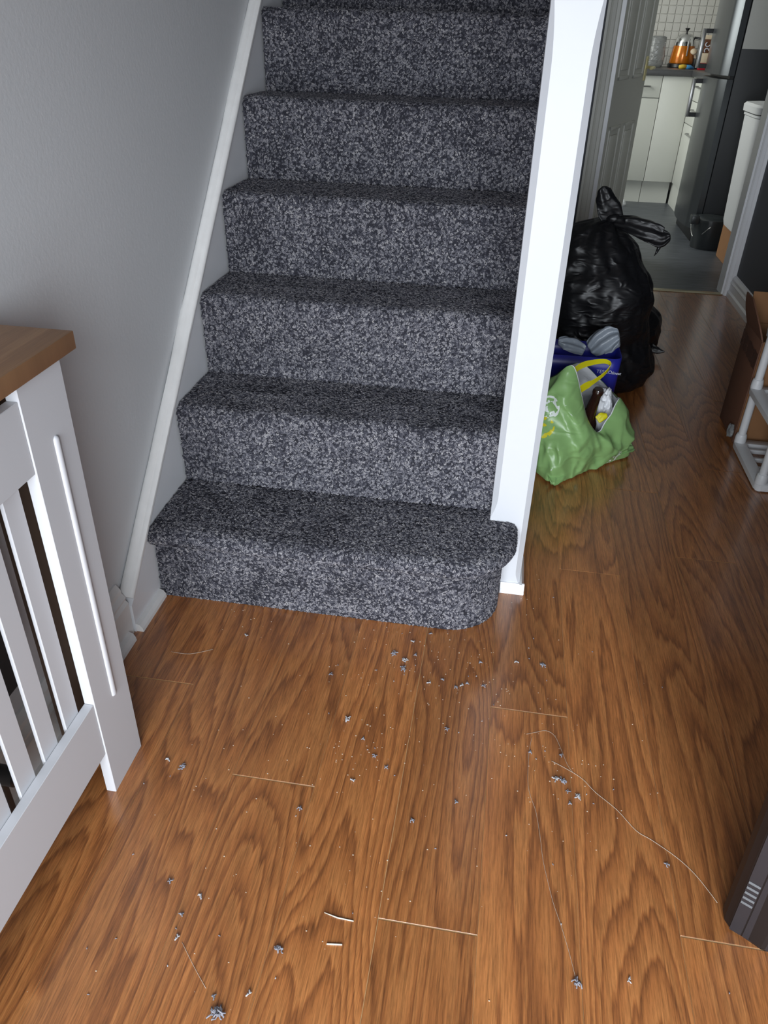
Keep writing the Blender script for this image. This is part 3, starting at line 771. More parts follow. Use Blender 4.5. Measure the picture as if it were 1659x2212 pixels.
    bm = B(); add_tube(bm, [(1.945+0.06, ky-0.03, WT+0.205), (1.945+0.115, ky-0.045, WT+0.20), (1.945+0.125, ky-0.05, WT+0.14), (1.945+0.115, ky-0.045, WT+0.07), (1.945+0.085, ky-0.035, WT+0.05)], 0.011, 10, flat=0.8); obj('handle', bm, 'black_plastic', kt, smooth=True)
    bm = B(); add_box(bm, (1.955, ky-0.089, WT+0.08), (1.967, ky-0.078, WT+0.20), 0.003); obj('gauge_strip', bm, 'steel', kt)
    # clear food bag
    bm = B(); rings = []
    for z, s in ((0, .85), (0.02, 1.0), (0.08, 1.02), (0.12, 0.98), (0.17, 0.96), (0.205, 0.9), (0.212, 0.6)):
        rings.append([V((1.735+0.068*s*math.cos(2*math.pi*k/24)*(1+0.1*noise.noise(V((k*.7, z*30, 1)))), 6.0+0.055*s*math.sin(2*math.pi*k/24)*(1+0.1*noise.noise(V((k*.7, z*30, 5)))), WT+z)) for k in range(24)])
    loft(bm, rings); tag(obj('food_bag', bm, 'clear_film', smooth=True), 'clear cellophane bag of food left of the kettle', 'bag')
    bm = B(); add_lathe(bm, [(0.0, 0.235), (0.012, 0.225), (0.02, 0.20), (0.028, 0.15), (0.03, 0.05), (0.03, 0)], (1.665, 6.12, WT), 16)
    tag(obj('dark_bottle', bm, 'fruit_dark', angle=50), 'dark red brown bottle top peeping above the food bag', 'bottle')
    tb = thing('washing_up_tube', 'blue and yellow tube lying on the worktop edge', 'tube', (1.93, 5.72, WT))
    bm = B(); add_tube(bm, [(1.885, 5.70, WT+0.016), (1.91, 5.71, WT+0.017), (1.935, 5.72, WT+0.016)], [0.012, 0.016, 0.015], 12); obj('cap', bm, 'tube_yellow', tb, smooth=True)
    bm = B(); add_tube(bm, [(1.935, 5.72, WT+0.015), (1.97, 5.73, WT+0.014), (2.0, 5.74, WT+0.008)], [0.015, 0.014, 0.007], 12); obj('body', bm, 'tube_blue', tb, smooth=True)
    def pack(name, lo, hi, mats, label, cat):
        t_ = thing(name, label, cat, ((lo[0]+hi[0])/2, (lo[1]+hi[1])/2, lo[2]))
        n = len(mats); h = (hi[2]-lo[2])
        zz = lo[2]
        for frac, m, nm in mats:
            box_obj(nm, (lo[0], lo[1], zz), (hi[0], hi[1], zz+h*frac), m, t_, 0.002); zz += h*frac
        return t_
    p = pack('coffee_packet', (2.045, 5.80, WT), (2.13, 5.87, WT+0.225), ((0.20, 'pack_red', 'bottom_band'), (0.68, 'pack_brown', 'body'), (0.12, 'pack_cream', 'top_band')), 'brown packet with white swirls behind the fridge handle', 'packet')
    bm = B()
    for q in range(2):
        pts = [(2.078+0.016*math.cos(a), 5.798, WT+0.125+q*0.04+0.014*math.sin(a)) for a in [i*0.5+q*2 for i in range(9)]]
        add_tube(bm, pts, 0.004, 6)
    obj('swirl_print', bm, 'print_white', p)
    pack('tea_box', (2.02, 5.66, WT), (2.09, 5.72, WT+0.11), ((0.42, 'pack_red', 'lower_band'), (0.58, 'pack_cream', 'upper_band')), 'small red and cream box in front of the brown packet', 'box')
    sp = thing('wooden_spoon', 'pale wooden spoon head in a dark pot by the kettle', 'spoon', (2.03, 5.86, WT))
    bm = B(); add_lathe(bm, [(0.0, -0.012), (0.02, -0.008), (0.026, 0), (0.02, 0.008), (0.0, 0.012)], (1.995, 5.85, WT+0.115), 14, Matrix.Rotation(0.9, 3, 'X')); obj('spoon_head', bm, 'pack_cream', sp, smooth=True)
    bm = B(); add_tube(bm, [(2.005, 5.85, WT+0.108), (2.03, 5.86, WT+0.03)], 0.005, 8); obj('spoon_handle', bm, 'pack_cream', sp)
    bm = B(); add_lathe(bm, [(0.022, 0), (0.027, 0.006), (0.027, 0.068), (0.024, 0.07), (0.022, 0.065), (0.02, 0.012), (0, 0.010)], (2.03, 5.865, WT), 18)
    tag(obj('utensil_pot', bm, 'black_plastic', angle=50), 'small dark pot beside the kettle handle', 'pot')
    bm = B(); rings = []
    for z, s in ((0, 0.8), (0.015, 1.0), (0.035, 0.8), (0.05, 0.3)):
        rings.append([V((1.60+0.028*s*math.cos(k*math.pi/6)*(1+0.3*noise.noise(V((k, z*50, 0)))), 5.36+0.025*s*math.sin(k*math.pi/6), z)) for k in range(12)])
    loft(bm, rings); tag(obj('crumpled_packet', bm, 'lining_white'), 'small crumpled pale packet on the kitchen floor behind the bag knot', 'packet')
kitchen()

# ------------------------------------------------------------------ rubbish bags
def bag_body(rings_spec, n=72, amp=0.012, seed=0.0, folds=0.0, nk=14, fine=0.5):
    """rings_spec: (z, cx, cy, rx, ry, gather)  -> crumpled closed skin"""
    # resample rings
    out = []
    spec = rings_spec
    steps = 7
    for i in range(len(spec)-1):
        p0 = spec[max(i-1, 0)]; p1 = spec[i]; p2 = spec[i+1]; p3 = spec[min(i+2, len(spec)-1)]
        for s in range(steps):
            t = s/steps
            out.append([0.5*((2*b)+(-a+c)*t+(2*a-5*b+4*c-d)*t*t+(-a+3*b-3*c+d)*t**3) for a, b, c, d in zip(p0, p1, p2, p3)])
    out.append(list(spec[-1]))
    rings = []
    for (z, cx, cy, rx, ry, ga) in out:
        ring = []
        for k in range(n):
            a = 2*math.pi*k/n
            dx, dy = math.cos(a), math.sin(a)
            p = V((cx+dx*rx, cy+dy*ry, max(z, 0)))
            q = p*7+V((seed, seed*2, 0))
            big = noise.noise(q*0.8)*1.3
            rid = (1-abs(noise.noise(q*V((1.7, 1.7, 1.7)).x))) - 0.75
            fin = (1-abs(noise.noise(V((q.x*3.3, q.y*3.3, q.z*2.0)))))-0.75
            d = amp*(big+1.2*rid+fine*fin)
            d += ga*rx*0.30*math.sin(nk*a+3*noise.noise(V((seed, z*6, 0))))
            d *= min(1, rx/0.08)
            pz = max(0.0, z+amp*0.6*noise.noise(q*1.3+V((9, 0, 0)))) if z > 0.03 else max(z, 0)
            ring.append(V((p.x+dx*d, p.y+dy*d, pz)))
        rings.append(ring)
    return rings
def ear(bm, path, widths, normal, thick=0.006, n=16, ripple=0.006, seed=1.0):
    path = [V(p) for p in path]; normal = V(normal).normalized(); rings = []
    # densify
    P, Wd = [], []
    for i in range(len(path)-1):
        for s in range(5):
            t = s/5; P.append(path[i].lerp(path[i+1], t)); Wd.append(widths[i]*(1-t)+widths[i+1]*t)
    P.append(path[-1]); Wd.append(widths[-1])
    for i, (p, wv) in enumerate(zip(P, Wd)):
        t = (P[min(i+1, len(P)-1)]-P[max(i-1, 0)]).normalized()
        s = t.cross(normal).normalized(); nn = s.cross(t)
        ring = []
        for k in range(n):
            a = 2*math.pi*k/n
            c = math.cos(a); e = math.sin(a)
            off = ripple*math.sin(c*7+seed+i*0.35)+0.5*ripple*noise.noise(p*40+V((c*3, seed, 0)))
            ring.append(p+s*c*wv*(1+0.12*noise.noise(V((i*.6, c*2, seed))))+nn*(e*thick+off))
        rings.append(ring)
    loft(bm, rings)
def subsurf(o, lv=1):
    m = o.modifiers.new('subdivision', 'SUBSURF'); m.levels = lv; m.render_levels = lv

def rubbish():
    A = thing('bin_bag', 'large black tied bin bag, tallest of the rubbish, against the understairs wall', 'bin bag', (1.08, 1.62, 0), 'black bin bags')
    cy = 1.62
    spec = [(0.0, 1.08, cy, 0.11, 0.10, 0), (0.004, 1.09, cy, 0.205, 0.19, 0), (0.05, 1.095, cy, 0.234, 0.215, 0), (0.12, 1.09, cy, 0.228, 0.208, 0.02), (0.20, 1.08, cy, 0.216, 0.205, 0.02), (0.31, 1.07, cy, 0.218, 0.208, 0.01),
            (0.39, 1.065, cy, 0.210, 0.195, 0.03), (0.47, 1.055, cy, 0.165, 0.16, 0.06), (0.54, 1.035, cy, 0.125, 0.12, 0.10), (0.575, 1.035, cy, 0.095, 0.085, 0.16), (0.598, 1.075, cy, 0.036, 0.034, 0.3), (0.608, 1.09, cy, 0.020, 0.02, 0.2)]
    def squash(R):
        for ring in R:
            for p in ring:
                if p.x < 0.853: p.x = 0.853
        return R
    bm = B(); R = squash(bag_body(spec, n=110, amp=0.017, seed=2.0, nk=11, fine=0.7))
    loft(bm, R); subsurf(obj('sack', bm, 'black_film', A, smooth=True))
    bm = B(); add_lathe(bm, [(0.012, -0.012), (0.028, -0.008), (0.033, 0.004), (0.026, 0.016), (0.01, 0.02)], (1.092, cy-0.01, 0.605), 14); obj('knot', bm, 'black_film', A, smooth=True)
    bm = B(); ear(bm, [(1.098, cy-0.015, 0.592), (1.072, cy-0.02, 0.635), (1.052, cy-0.02, 0.672), (1.042, cy-0.02, 0.702), (1.040, cy-0.02, 0.712)], [0.034, 0.044, 0.034, 0.022, 0.008], (0.1, -1, 0.1), 0.010, ripple=0.006)
    subsurf(obj('tied_end', bm, 'black_film', A, smooth=True))
    bm = B(); ear(bm, [(1.092, cy-0.03, 0.602), (1.15, cy-0.06, 0.602), (1.205, cy-0.08, 0.585), (1.255, cy-0.09, 0.565), (1.285, cy-0.09, 0.572)], [0.02, 0.032, 0.038, 0.036, 0.012], (0.0, -1, 0.45), 0.009, ripple=0.010, seed=3)
    add_tube(bm, [(1.255, cy-0.095, 0.548), (1.248, cy-0.1, 0.520), (1.240, cy-0.1, 0.505)], [0.010, 0.005, 0.001], 8)
    subsurf(obj('tied_end', bm, 'black_film', A, smooth=True))
    Bb = thing('bin_bag', 'smaller black bin bag bulging out behind the tall one, nearest the kitchen', 'bin bag', (1.25, 1.98, 0), 'black bin bags')
    cx, cy = 1.262, 1.99
    spec = [(0.0, cx, cy, 0.09, 0.08, 0), (0.004, cx, cy, 0.125, 0.115, 0), (0.04, cx, cy, 0.152, 0.14, 0), (0.10, cx, cy, 0.158, 0.145, 0.01), (0.16, cx-0.01, cy, 0.145, 0.135, 0.03), (0.205, cx-0.02, cy, 0.105, 0.10, 0.06), (0.225, cx-0.02, cy, 0.05, 0.05, 0.12), (0.232, cx-0.02, cy, 0.02, 0.02, 0.2)]
    bm = B(); R = squash(bag_body(spec, amp=0.016, seed=7.5, nk=9, fine=0.7))
    loft(bm, R); subsurf(obj('sack', bm, 'black_film', Bb, smooth=True))
    bm = B(); ear(bm, [(1.372, cy-0.09, 0.045), (1.405, cy-0.095, 0.036), (1.430, cy-0.10, 0.036)], [0.020, 0.013, 0.003], (0, -1, 0.3), 0.007, ripple=0.004, seed=2); obj('torn_corner', bm, 'black_film', Bb, smooth=True)

    # blue carrier bag with grey polythene stuffed in
    bb = thing('carrier_bag', 'blue carrier bag with white lettering behind the green bag', 'carrier bag', (1.0, 1.22, 0))
    def rr(x0, x1, y0, y1, z, r, n=8, wob=0.004, seed=0):
        out = []
        for (cx, cyy, a0) in ((x1-r, y0+r, -90), (x1-r, y1-r, 0), (x0+r, y1-r, 90), (x0+r, y0+r, 180)):
            for i in range(n+1):
                a = math.radians(a0+90*i/n); out.append((cx+r*math.cos(a), cyy+r*math.sin(a)))
        # densify straight sides
        res = []
        for i in range(len(out)):
            a, b = V(out[i]), V(out[(i+1) % len(out)])
            m = 8 if (b-a).length > 0.05 else 1
            for s in range(m): res.append(a.lerp(b, s/m))
        ring = []
        for p in res:
            q = V((p.x*16, p.y*16, z*14+seed))
            ring.append(V((p.x+wob*noise.noise(q), p.y+wob*1.6*noise.noise(q+V((5, 5, 5))), z)))
        return ring
    bm = B(); L_ = []
    for z, x0, x1, y0, y1 in ((0.0, 0.885, 1.12, 1.145, 1.27), (0.03, 0.875, 1.13, 1.135, 1.28), (0.09, 0.872, 1.136, 1.132, 1.285), (0.16, 0.872, 1.139, 1.131, 1.287), (0.22, 0.872, 1.141, 1.131, 1.287), (0.262, 0.872, 1.142, 1.130, 1.287)):
        L_.append(rr(x0, x1, y0, y1, z, 0.03, wob=0.003 if z < .2 else 0.001, seed=1))
    inner = [[V((1.005+(p.x-1.005)*0.975, 1.21+(p.y-1.21)*0.96, p.z)) for p in ring] for ring in (L_[5], L_[4], L_[3])]
    loft(bm, L_+inner, True, False)
    obj('bag', bm, 'blue_plastic', bb, smooth=True)
    def text(s, size, loc, name, parent, mat, shear=0.0):
        cu = bpy.data.curves.new(name, 'FONT'); cu.body = s; cu.size = size; cu.extrude = 0.0004; cu.shear = shear
        to = bpy.data.objects.new(name, cu); COL.objects.link(to)
        dg = bpy.context.evaluated_depsgraph_get(); dg.update()
        me = bpy.data.meshes.new_from_object(to.evaluated_get(dg)); bpy.data.objects.remove(to)
        me.materials.clear(); me.materials.append(MATS[mat])
        me.transform(Matrix.Translation(V(loc)) @ Matrix.Rotation(math.radians(90), 4, 'X'))
        o = bpy.data.objects.new(name, me); COL.objects.link(o); attach(o, parent); return o
    text('TESCO', 0.0165, (1.064, 1.1262, 0.2125), 'lettering', bb, 'print_white')
    text('finest', 0.0135, (1.1155-0.002, 1.1262, 0.2115), 'lettering', bb, 'print_white', 0.3)
    # crumpled grey polythene
    def crumple(name, c, size, label, mat, seed, cat, group=None, parent=None):
        bm = B(); bmesh.ops.create_icosphere(bm, subdivisions=5, radius=1.0)
        for v in bm.verts:
            n_ = v.co.copy()
            d = 1+0.35*noise.noise(n_*1.6+V((seed, 0, 0)))+0.30*((1-abs(noise.noise(n_*2.2+V((0, seed, 0)))))**2-0.55)+0.12*((1-abs(noise.noise(n_*4.5+V((0, 0, seed)))))**2-0.55)
            v.co = V((c[0]+n_.x*size[0]*d, c[1]+n_.y*size[1]*d, c[2]+n_.z*size[2]*d))
        o = obj(name, bm, mat, parent, smooth=True)
        if parent is None: tag(o, label, cat, group)
        return o
    bm = B(); ear(bm, [(1.040, 1.205, 0.262), (1.070, 1.20, 0.292), (1.100, 1.195, 0.306), (1.128, 1.19, 0.316)], [0.030, 0.044, 0.046, 0.026], (-0.25, -1, 0.55), 0.012, n=28, ripple=0.009, seed=4.0)
    o = obj('plastic_wrap', bm, 'grey_plastic', smooth=True); subsurf(o); tag(o, 'crumpled grey polythene in the right of the blue bag', 'plastic bag', 'polythene in the blue bag')
    bm = B(); ear(bm, [(1.020, 1.18, 0.262), (0.985, 1.18, 0.280), (0.955, 1.18, 0.290), (0.930, 1.18, 0.292)], [0.020, 0.030, 0.026, 0.010], (0.1, -0.8, 0.9), 0.007, n=28, ripple=0.005, seed=1.5)
    o = obj('plastic_wrap', bm, 'grey_plastic', smooth=True); subsurf(o); tag(o, 'flat folded grey polythene in the left of the blue bag', 'plastic bag', 'polythene in the blue bag')

    # green carrier bag: control columns round the bag (base, belly, rim)
    gb = thing('carrier_bag', 'slumped green carrier bag with yellow handle beside the newel post', 'carrier bag', (1.02, 0.86, 0))
    cols = [  # base xy, belly xyz, upper xyz, rim xyz
        ((0.945, 0.722), (0.945, 0.735, 0.10), (0.940, 0.775, 0.22), (0.958, 0.835, 0.335)),
        ((1.02, 0.790), (1.025, 0.780, 0.08), (1.035, 0.800, 0.145), (1.020, 0.842, 0.185)),
        ((1.10, 0.868), (1.112, 0.865, 0.06), (1.105, 0.868, 0.105), (1.068, 0.862, 0.125)),
        ((1.185, 0.955), (1.178, 0.935, 0.06), (1.165, 0.925, 0.12), (1.118, 0.930, 0.205)),
        ((1.165, 1.01), (1.165, 1.015, 0.09), (1.150, 1.01, 0.15), (1.118, 0.99, 0.192)),
        ((1.08, 1.065), (1.085, 1.07, 0.10), (1.075, 1.05, 0.18), (1.065, 1.015, 0.235)),
        ((0.96, 1.05), (0.965, 1.06, 0.12), (0.965, 1.04, 0.21), (0.985, 0.985, 0.295)),
        ((0.875, 0.95), (0.868, 0.95, 0.12), (0.870, 0.93, 0.20), (0.905, 0.92, 0.265)),
        ((0.880, 0.80), (0.868, 0.80, 0.10), (0.868, 0.82, 0.20), (0.915, 0.85, 0.300)),
    ]
    nc = len(cols); NS, NV = 16, 26
    def cr(p0, p1, p2, p3, t): return 0.5*((2*p1)+(-p0+p2)*t+(2*p0-5*p1+4*p2-p3)*t*t+(-p0+3*p1-3*p2+p3)*t**3)
    dense = []
    for i in range(nc):
        for s in range(NS):
            t = s/NS; row = []
            for lv in range(4):
                g = lambda j: V((*cols[j % nc][0], 0.002)) if lv == 0 else V(cols[j % nc][lv])
                row.append(cr(g(i-1), g(i), g(i+1), g(i+2), t))
            dense.append(row)
    cen = V((1.02, 0.90, 0))
    def green_rings(inset, z0):
        rings = []
        for j in range(NV+1):
            t = j/NV*3; a = min(int(t), 2); f = t-a; ring = []
            for row in dense:
                p = cr(row[max(a-1, 0)], row[a], row[a+1], row[min(a+2, 3)], f)
                if p.z < 0.002: p.z = 0.002
                wgt = math.sin(math.pi*min(1, 0.12+0.88*j/NV))*0.9+0.2
                q = p*11
                d = 0.024*wgt*((1-abs(noise.noise(q+V((3, 1, 4)))))**3-0.45)+0.006*wgt*noise.noise(p*26)+0.012*wgt*((1-abs(noise.noise(V((p.x*22+p.z*9, p.y*22, p.z*8)))))**3-0.5)
                o_ = V((p.x-cen.x, p.y-cen.y, 0)); o_.normalize()
                p = p+o_*(d-inset)
                if p.x < 0.853: p.x = 0.853+inset*0.5
                p.z = max(p.z, z0)
                ring.append(p)
            rings.append(ring)
        return rings
    bm = B(); loft(bm, green_rings(0.0, 0.002), True, False)
    g = obj('bag', bm, 'green_film', gb, smooth=True); subsurf(g)
    bm = B(); R = green_rings(0.0035, 0.012); loft(bm, R[2:], True, False)
    obj('lining', bm, 'lining_white', gb, smooth=True)
    # knotted ears at the bottom corner
    bm = B(); ear(bm, [(0.955, 0.755, 0.035), (0.945, 0.728, 0.020), (0.942, 0.708, 0.010)], [0.035, 0.026, 0.012], (0.3, -0.3, 1), 0.006, ripple=0.006, seed=5)
    subsurf(obj('gathered_corner', bm, 'green_film', gb, smooth=True))
    bm = B(); ear(bm, [(1.13, 0.915, 0.045), (1.175, 0.945, 0.038), (1.20, 0.962, 0.030)], [0.028, 0.022, 0.012], (0.4, -0.5, 1), 0.007, ripple=0.006, seed=6)
    subsurf(obj('gathered_corner', bm, 'green_film', gb, smooth=True))
    # yellow strip handle, a twisted loop
    hp = [V(p) for p in ((0.962, 0.86, 0.312), (0.985, 0.88, 0.325), (1.02, 0.90, 0.331), (1.055, 0.905, 0.335), (1.070, 0.90, 0.326), (1.058, 0.89, 0.304), (1.030, 0.875, 0.282), (1.0, 0.86, 0.266), (0.985, 0.85, 0.255))]
    bm = B(); prev = None
    dens = []
    for i in range(len(hp)-1):
        for s in range(4): dens.append(cr(hp[max(i-1, 0)], hp[i], hp[i+1], hp[min(i+2, len(hp)-1)], s/4))
    dens.append(hp[-1])
    rings = []
    for i, p in enumerate(dens):
        t = (dens[min(i+1, len(dens)-1)]-dens[max(i-1, 0)]).normalized()
        f = i/(len(dens)-1)
        wv = 0.0085+0.006*abs(math.cos(math.pi*f))**2 + (0.004 if f > 0.8 else 0)
        tilt = V((0.0, -0.35-0.25*math.sin(math.pi*f), 1)).normalized()
        s_ = (tilt - t*tilt.dot(t)).normalized()*wv; n_ = t.cross(s_).normalized()*0.0007
        rings.append([p+s_+n_, p-s_+n_, p-s_-n_, p+s_-n_])
    loft(bm, rings); obj('handle', bm, 'handle_yellow', gb, angle=60)
    bm = B(); ear(bm, [(1.062, 0.895, 0.148), (1.075, 0.90, 0.158), (1.09, 0.905, 0.162)], [0.012, 0.014, 0.008], (0.2, -1, 0.5), 0.003, ripple=0.002, seed=2); obj('handle', bm, 'handle_yellow', gb, smooth=True)
    # bottle and white carrier inside
    ax = Matrix.Rotation(math.radians(8), 3, 'Y') @ Matrix.Rotation(math.radians(10), 3, 'X')
    bm = B(); add_lathe(bm, [(0.0, 0.0), (0.034, 0.002), (0.036, 0.01), (0.036, 0.095), (0.032, 0.115), (0.020, 0.142), (0.0175, 0.16), (0.0150, 0.215), (0.0168, 0.218), (0.0168, 0.228), (0.014, 0.234), (0.0, 0.234)], (1.018, 0.935, 0.022), 24, ax)
    tag(obj('beer_bottle', bm, 'bottle_glass', angle=50), 'dark brown glass bottle standing in the green bag', 'bottle')
    crumple('white_carrier', (1.082, 0.978, 0.130), (0.034, 0.034, 0.080), 'crumpled white plastic bag inside the green bag', 'lining_white', 5.1, 'plastic bag')
rubbish()

# ------------------------------------------------------------------ right side: cardboard box, white rack, black case
def right_side():
    cb = thing('cardboard_box', 'open brown cardboard box with torn tape behind the white rack', 'box', (1.72, 1.26, 0))
    x0, x1, y0, y1, h = 1.553, 1.90, 1.140, 1.345, 0.352
    t = 0.005
    def panel(name, lo, hi, mat, M=None):
        return box_obj(name, lo, hi, mat, cb, 0.0012, M=M)
    panel('side', (x0, y0, 0), (x0+t, y1, h), 'cardboard_shaded'); panel('side', (x1-t, y0, 0), (x1, y1, h), 'cardboard')  # left side uses the copy with shade painted in
    panel('front', (x0+t, y0, 0), (x1-t, y0+t, h), 'cardboard'); panel('back', (x0+t, y1-t, 0), (x1-t, y1, h), 'cardboard')
    panel('bottom', (x0+t, y0+t, 0.0), (x1-t, y1-t, t), 'cardboard')
    # raised curved flaps
    bm = B(); rings = []
    for i in range(9):
        f = i/8; z = h+0.10*f; x = x0-0.020*math.sin(f*1.6)-0.006*f
        ya = y0+0.004+0.12*f**2.2; yb = y1-0.002
        rings.append([V((x, ya, z)), V((x, yb, z)), V((x+t, yb, z)), V((x+t, ya, z))])
    loft(bm, rings); obj('flap', bm, 'cardboard_shaded', cb)
    bm = B(); add_box(bm, (0, 0, 0), (x1-x0-0.01, 0.10, t), 0.001, M=Matrix.Translation((x0+0.005, y1-0.002, h)) @ Matrix.Rotation(math.radians(70), 4, 'X')); obj('flap', bm, 'cardboard', cb)
    bm = B(); n = 12; rings = []
    for i in range(n+1):
        f = i/n; y = y0-0.001+(y1-y0)*f
        wv = 0.026+0.006*noise.noise(V((i*.8, 2, 0)))
        zc = 0.285+0.018*f+0.004*noise.noise(V((i*.9, 5, 0)))
        xx = x0-0.0014-0.001*abs(noise.noise(V((i*1.3, 9, 0))))
        rings.append([V((xx, y, zc-wv)), V((xx, y, zc+wv)), V((xx+0.0009, y, zc+wv)), V((xx+0.0009, y, zc-wv))])
    loft(bm, rings); obj('tape_strip', bm, 'tape', cb, smooth=False)
    bm = B(); ear(bm, [(x0-0.004, y0+0.03, 0.052), (x0-0.012, y0+0.022, 0.036), (x0-0.010, y0+0.014, 0.014)], [0.010, 0.016, 0.010], (-1, -0.4, 0.2), 0.003, ripple=0.005, seed=9); obj('loose_tape', bm, 'clear_film', cb, smooth=True)

    # white plastic storage rack
    rk = thing('storage_rack', 'white plastic tube storage rack standing before the cardboard box', 'rack', (1.70, 0.96, 0))
    px = (1.562, 1.86); py = (0.822, 1.098)
    def tier(z, feet=False):
        bm = B(); X0, X1, Y0, Y1 = 1.545, 1.878, 0.804, 1.117; tt = 0.034
        def rrr(a, b, c, d, zz, r):
            out = []
            for (cx, cy, a0) in ((b-r, c+r, -90), (b-r, d-r, 0), (a+r, d-r, 90), (a+r, c+r, 180)):
                for i in range(6):
                    an = math.radians(a0+90*i/5); out.append(V((cx+r*math.cos(an), cy+r*math.sin(an), zz)))
            return out
        o0 = rrr(X0, X1, Y0, Y1, z, 0.022); o1 = rrr(X0-0.001, X1+0.001, Y0-0.001, Y1+0.001, z+0.018, 0.022); o2 = rrr(X0+0.003, X1-0.003, Y0+0.003, Y1-0.003, z+0.022, 0.02)
        i2 = rrr(X0+tt, X1-tt, Y0+tt, Y1-tt, z+0.022, 0.012); i0 = rrr(X0+tt, X1-tt, Y0+tt, Y1-tt, z, 0.012)
        loft(bm, [o0, o1, o2, i2, i0, o0], False, False)
        bmesh.ops.remove_doubles(bm, verts=bm.verts, dist=1e-6)
        s = obj('shelf', bm, 'white_plastic', rk, angle=45)
        for i in range(4):
            yy = 0.804+tt+(1.117-0.804-2*tt)*(i+0.5)/4
            bm = B(); add_box(bm, (X0+tt-0.002, yy-0.006, z+0.004), (X1-tt+0.002, yy+0.006, z+0.018), 0.002); obj('slat', bm, 'white_plastic', s)
        for x in px:
            for y in py:
                bm = B(); add_lathe(bm, [(0.018, 0.0), (0.018, 0.018), (0.0155, 0.030), (0.0145, 0.031)], (x, y, z+0.020), 16); obj('socket', bm, 'white_plastic', s, angle=50)
    tz = (0.004, 0.196, 0.388, 0.58)
    for z in tz: tier(z)
    for a, b in zip(tz, tz[1:]):
        for x in px:
            for y in py:
                bm = B(); add_tube(bm, [(x, y, a+0.024), (x, y, b-0.0005)], 0.0125, 16); obj('tube', bm, 'white_plastic', rk, angle=50)
    for x in px:
        for y in py:
            bm = B(); add_lathe(bm, [(0.012, 0), (0.012, 0.004)], (x, y, 0), 12); obj('foot', bm, 'white_plastic', rk)

    # black ribbed appliance case, cut off by the frame
    bc = thing('appliance_case', 'black ribbed plastic case at the bottom right edge of the floor', 'appliance', (1.32, -0.56, 0))
    def ringz(z, grow):
        pts = [(1.172, -0.583), (1.171, -0.598), (1.176, -0.608), (1.192, -0.620), (1.216, -0.636), (1.236, -0.640), (1.50, -0.640), (1.66, -0.62), (1.70, -0.54), (1.64, -0.42), (1.30, -0.42)]
        c = V((1.33, -0.53))
        return [V((c.x+(x-c.x)*grow, c.y+(y-c.y)*grow, z)) for x, y in pts]
    bm = B(); loft(bm, [ringz(0.0, 0.985), ringz(0.006, 1.0), ringz(0.30, 1.09), ringz(0.70, 1.10), ringz(0.715, 1.07)]); obj('shell', bm, 'case_dark', bc)
    # vertical front staves with grooves between them
    def face(z, grow, a, b, out=0.004):
        c = V((1.33, -0.53)); P = V((1.176, -0.608)); Q = V((1.236, -0.640)); d = Q-P
        nrm = V((d.y, -d.x)).normalized()
        if nrm.dot(c-P) > 0: nrm = -nrm
        A_ = P+d*a; B_ = P+d*b
        f = lambda p: V((c.x+(p.x-c.x)*grow, c.y+(p.y-c.y)*grow))
        A2, B2 = f(A_), f(B_)
        ai, bi = A2-nrm*0.004, B2-nrm*0.004
        A3, B3 = A2+nrm*out, B2+nrm*out
        return [V((ai.x, ai.y, z)), V((A3.x, A3.y, z)), V((B3.x, B3.y, z)), V((bi.x, bi.y, z))]
    for (a, b) in ((0.03, 0.28), (0.31, 0.52), (0.55, 0.98)):
        bm = B(); loft(bm, [face(0.004, 1.0, a, b), face(0.30, 1.09, a, b), face(0.695, 1.10, a, b)]); obj('stave', bm, 'case_black', bc)
    for i in range(5):
        z = 0.078+i*0.0125; g_ = 1+0.09*z/0.30
        bm = B(); loft(bm, [face(z, g_, 0.04, 0.27, 0.0052), face(z+0.0022, g_, 0.04, 0.27, 0.0062), face(z+0.005, g_, 0.04, 0.27, 0.0045)]); obj('rib', bm, 'case_edge', bc)
right_side()

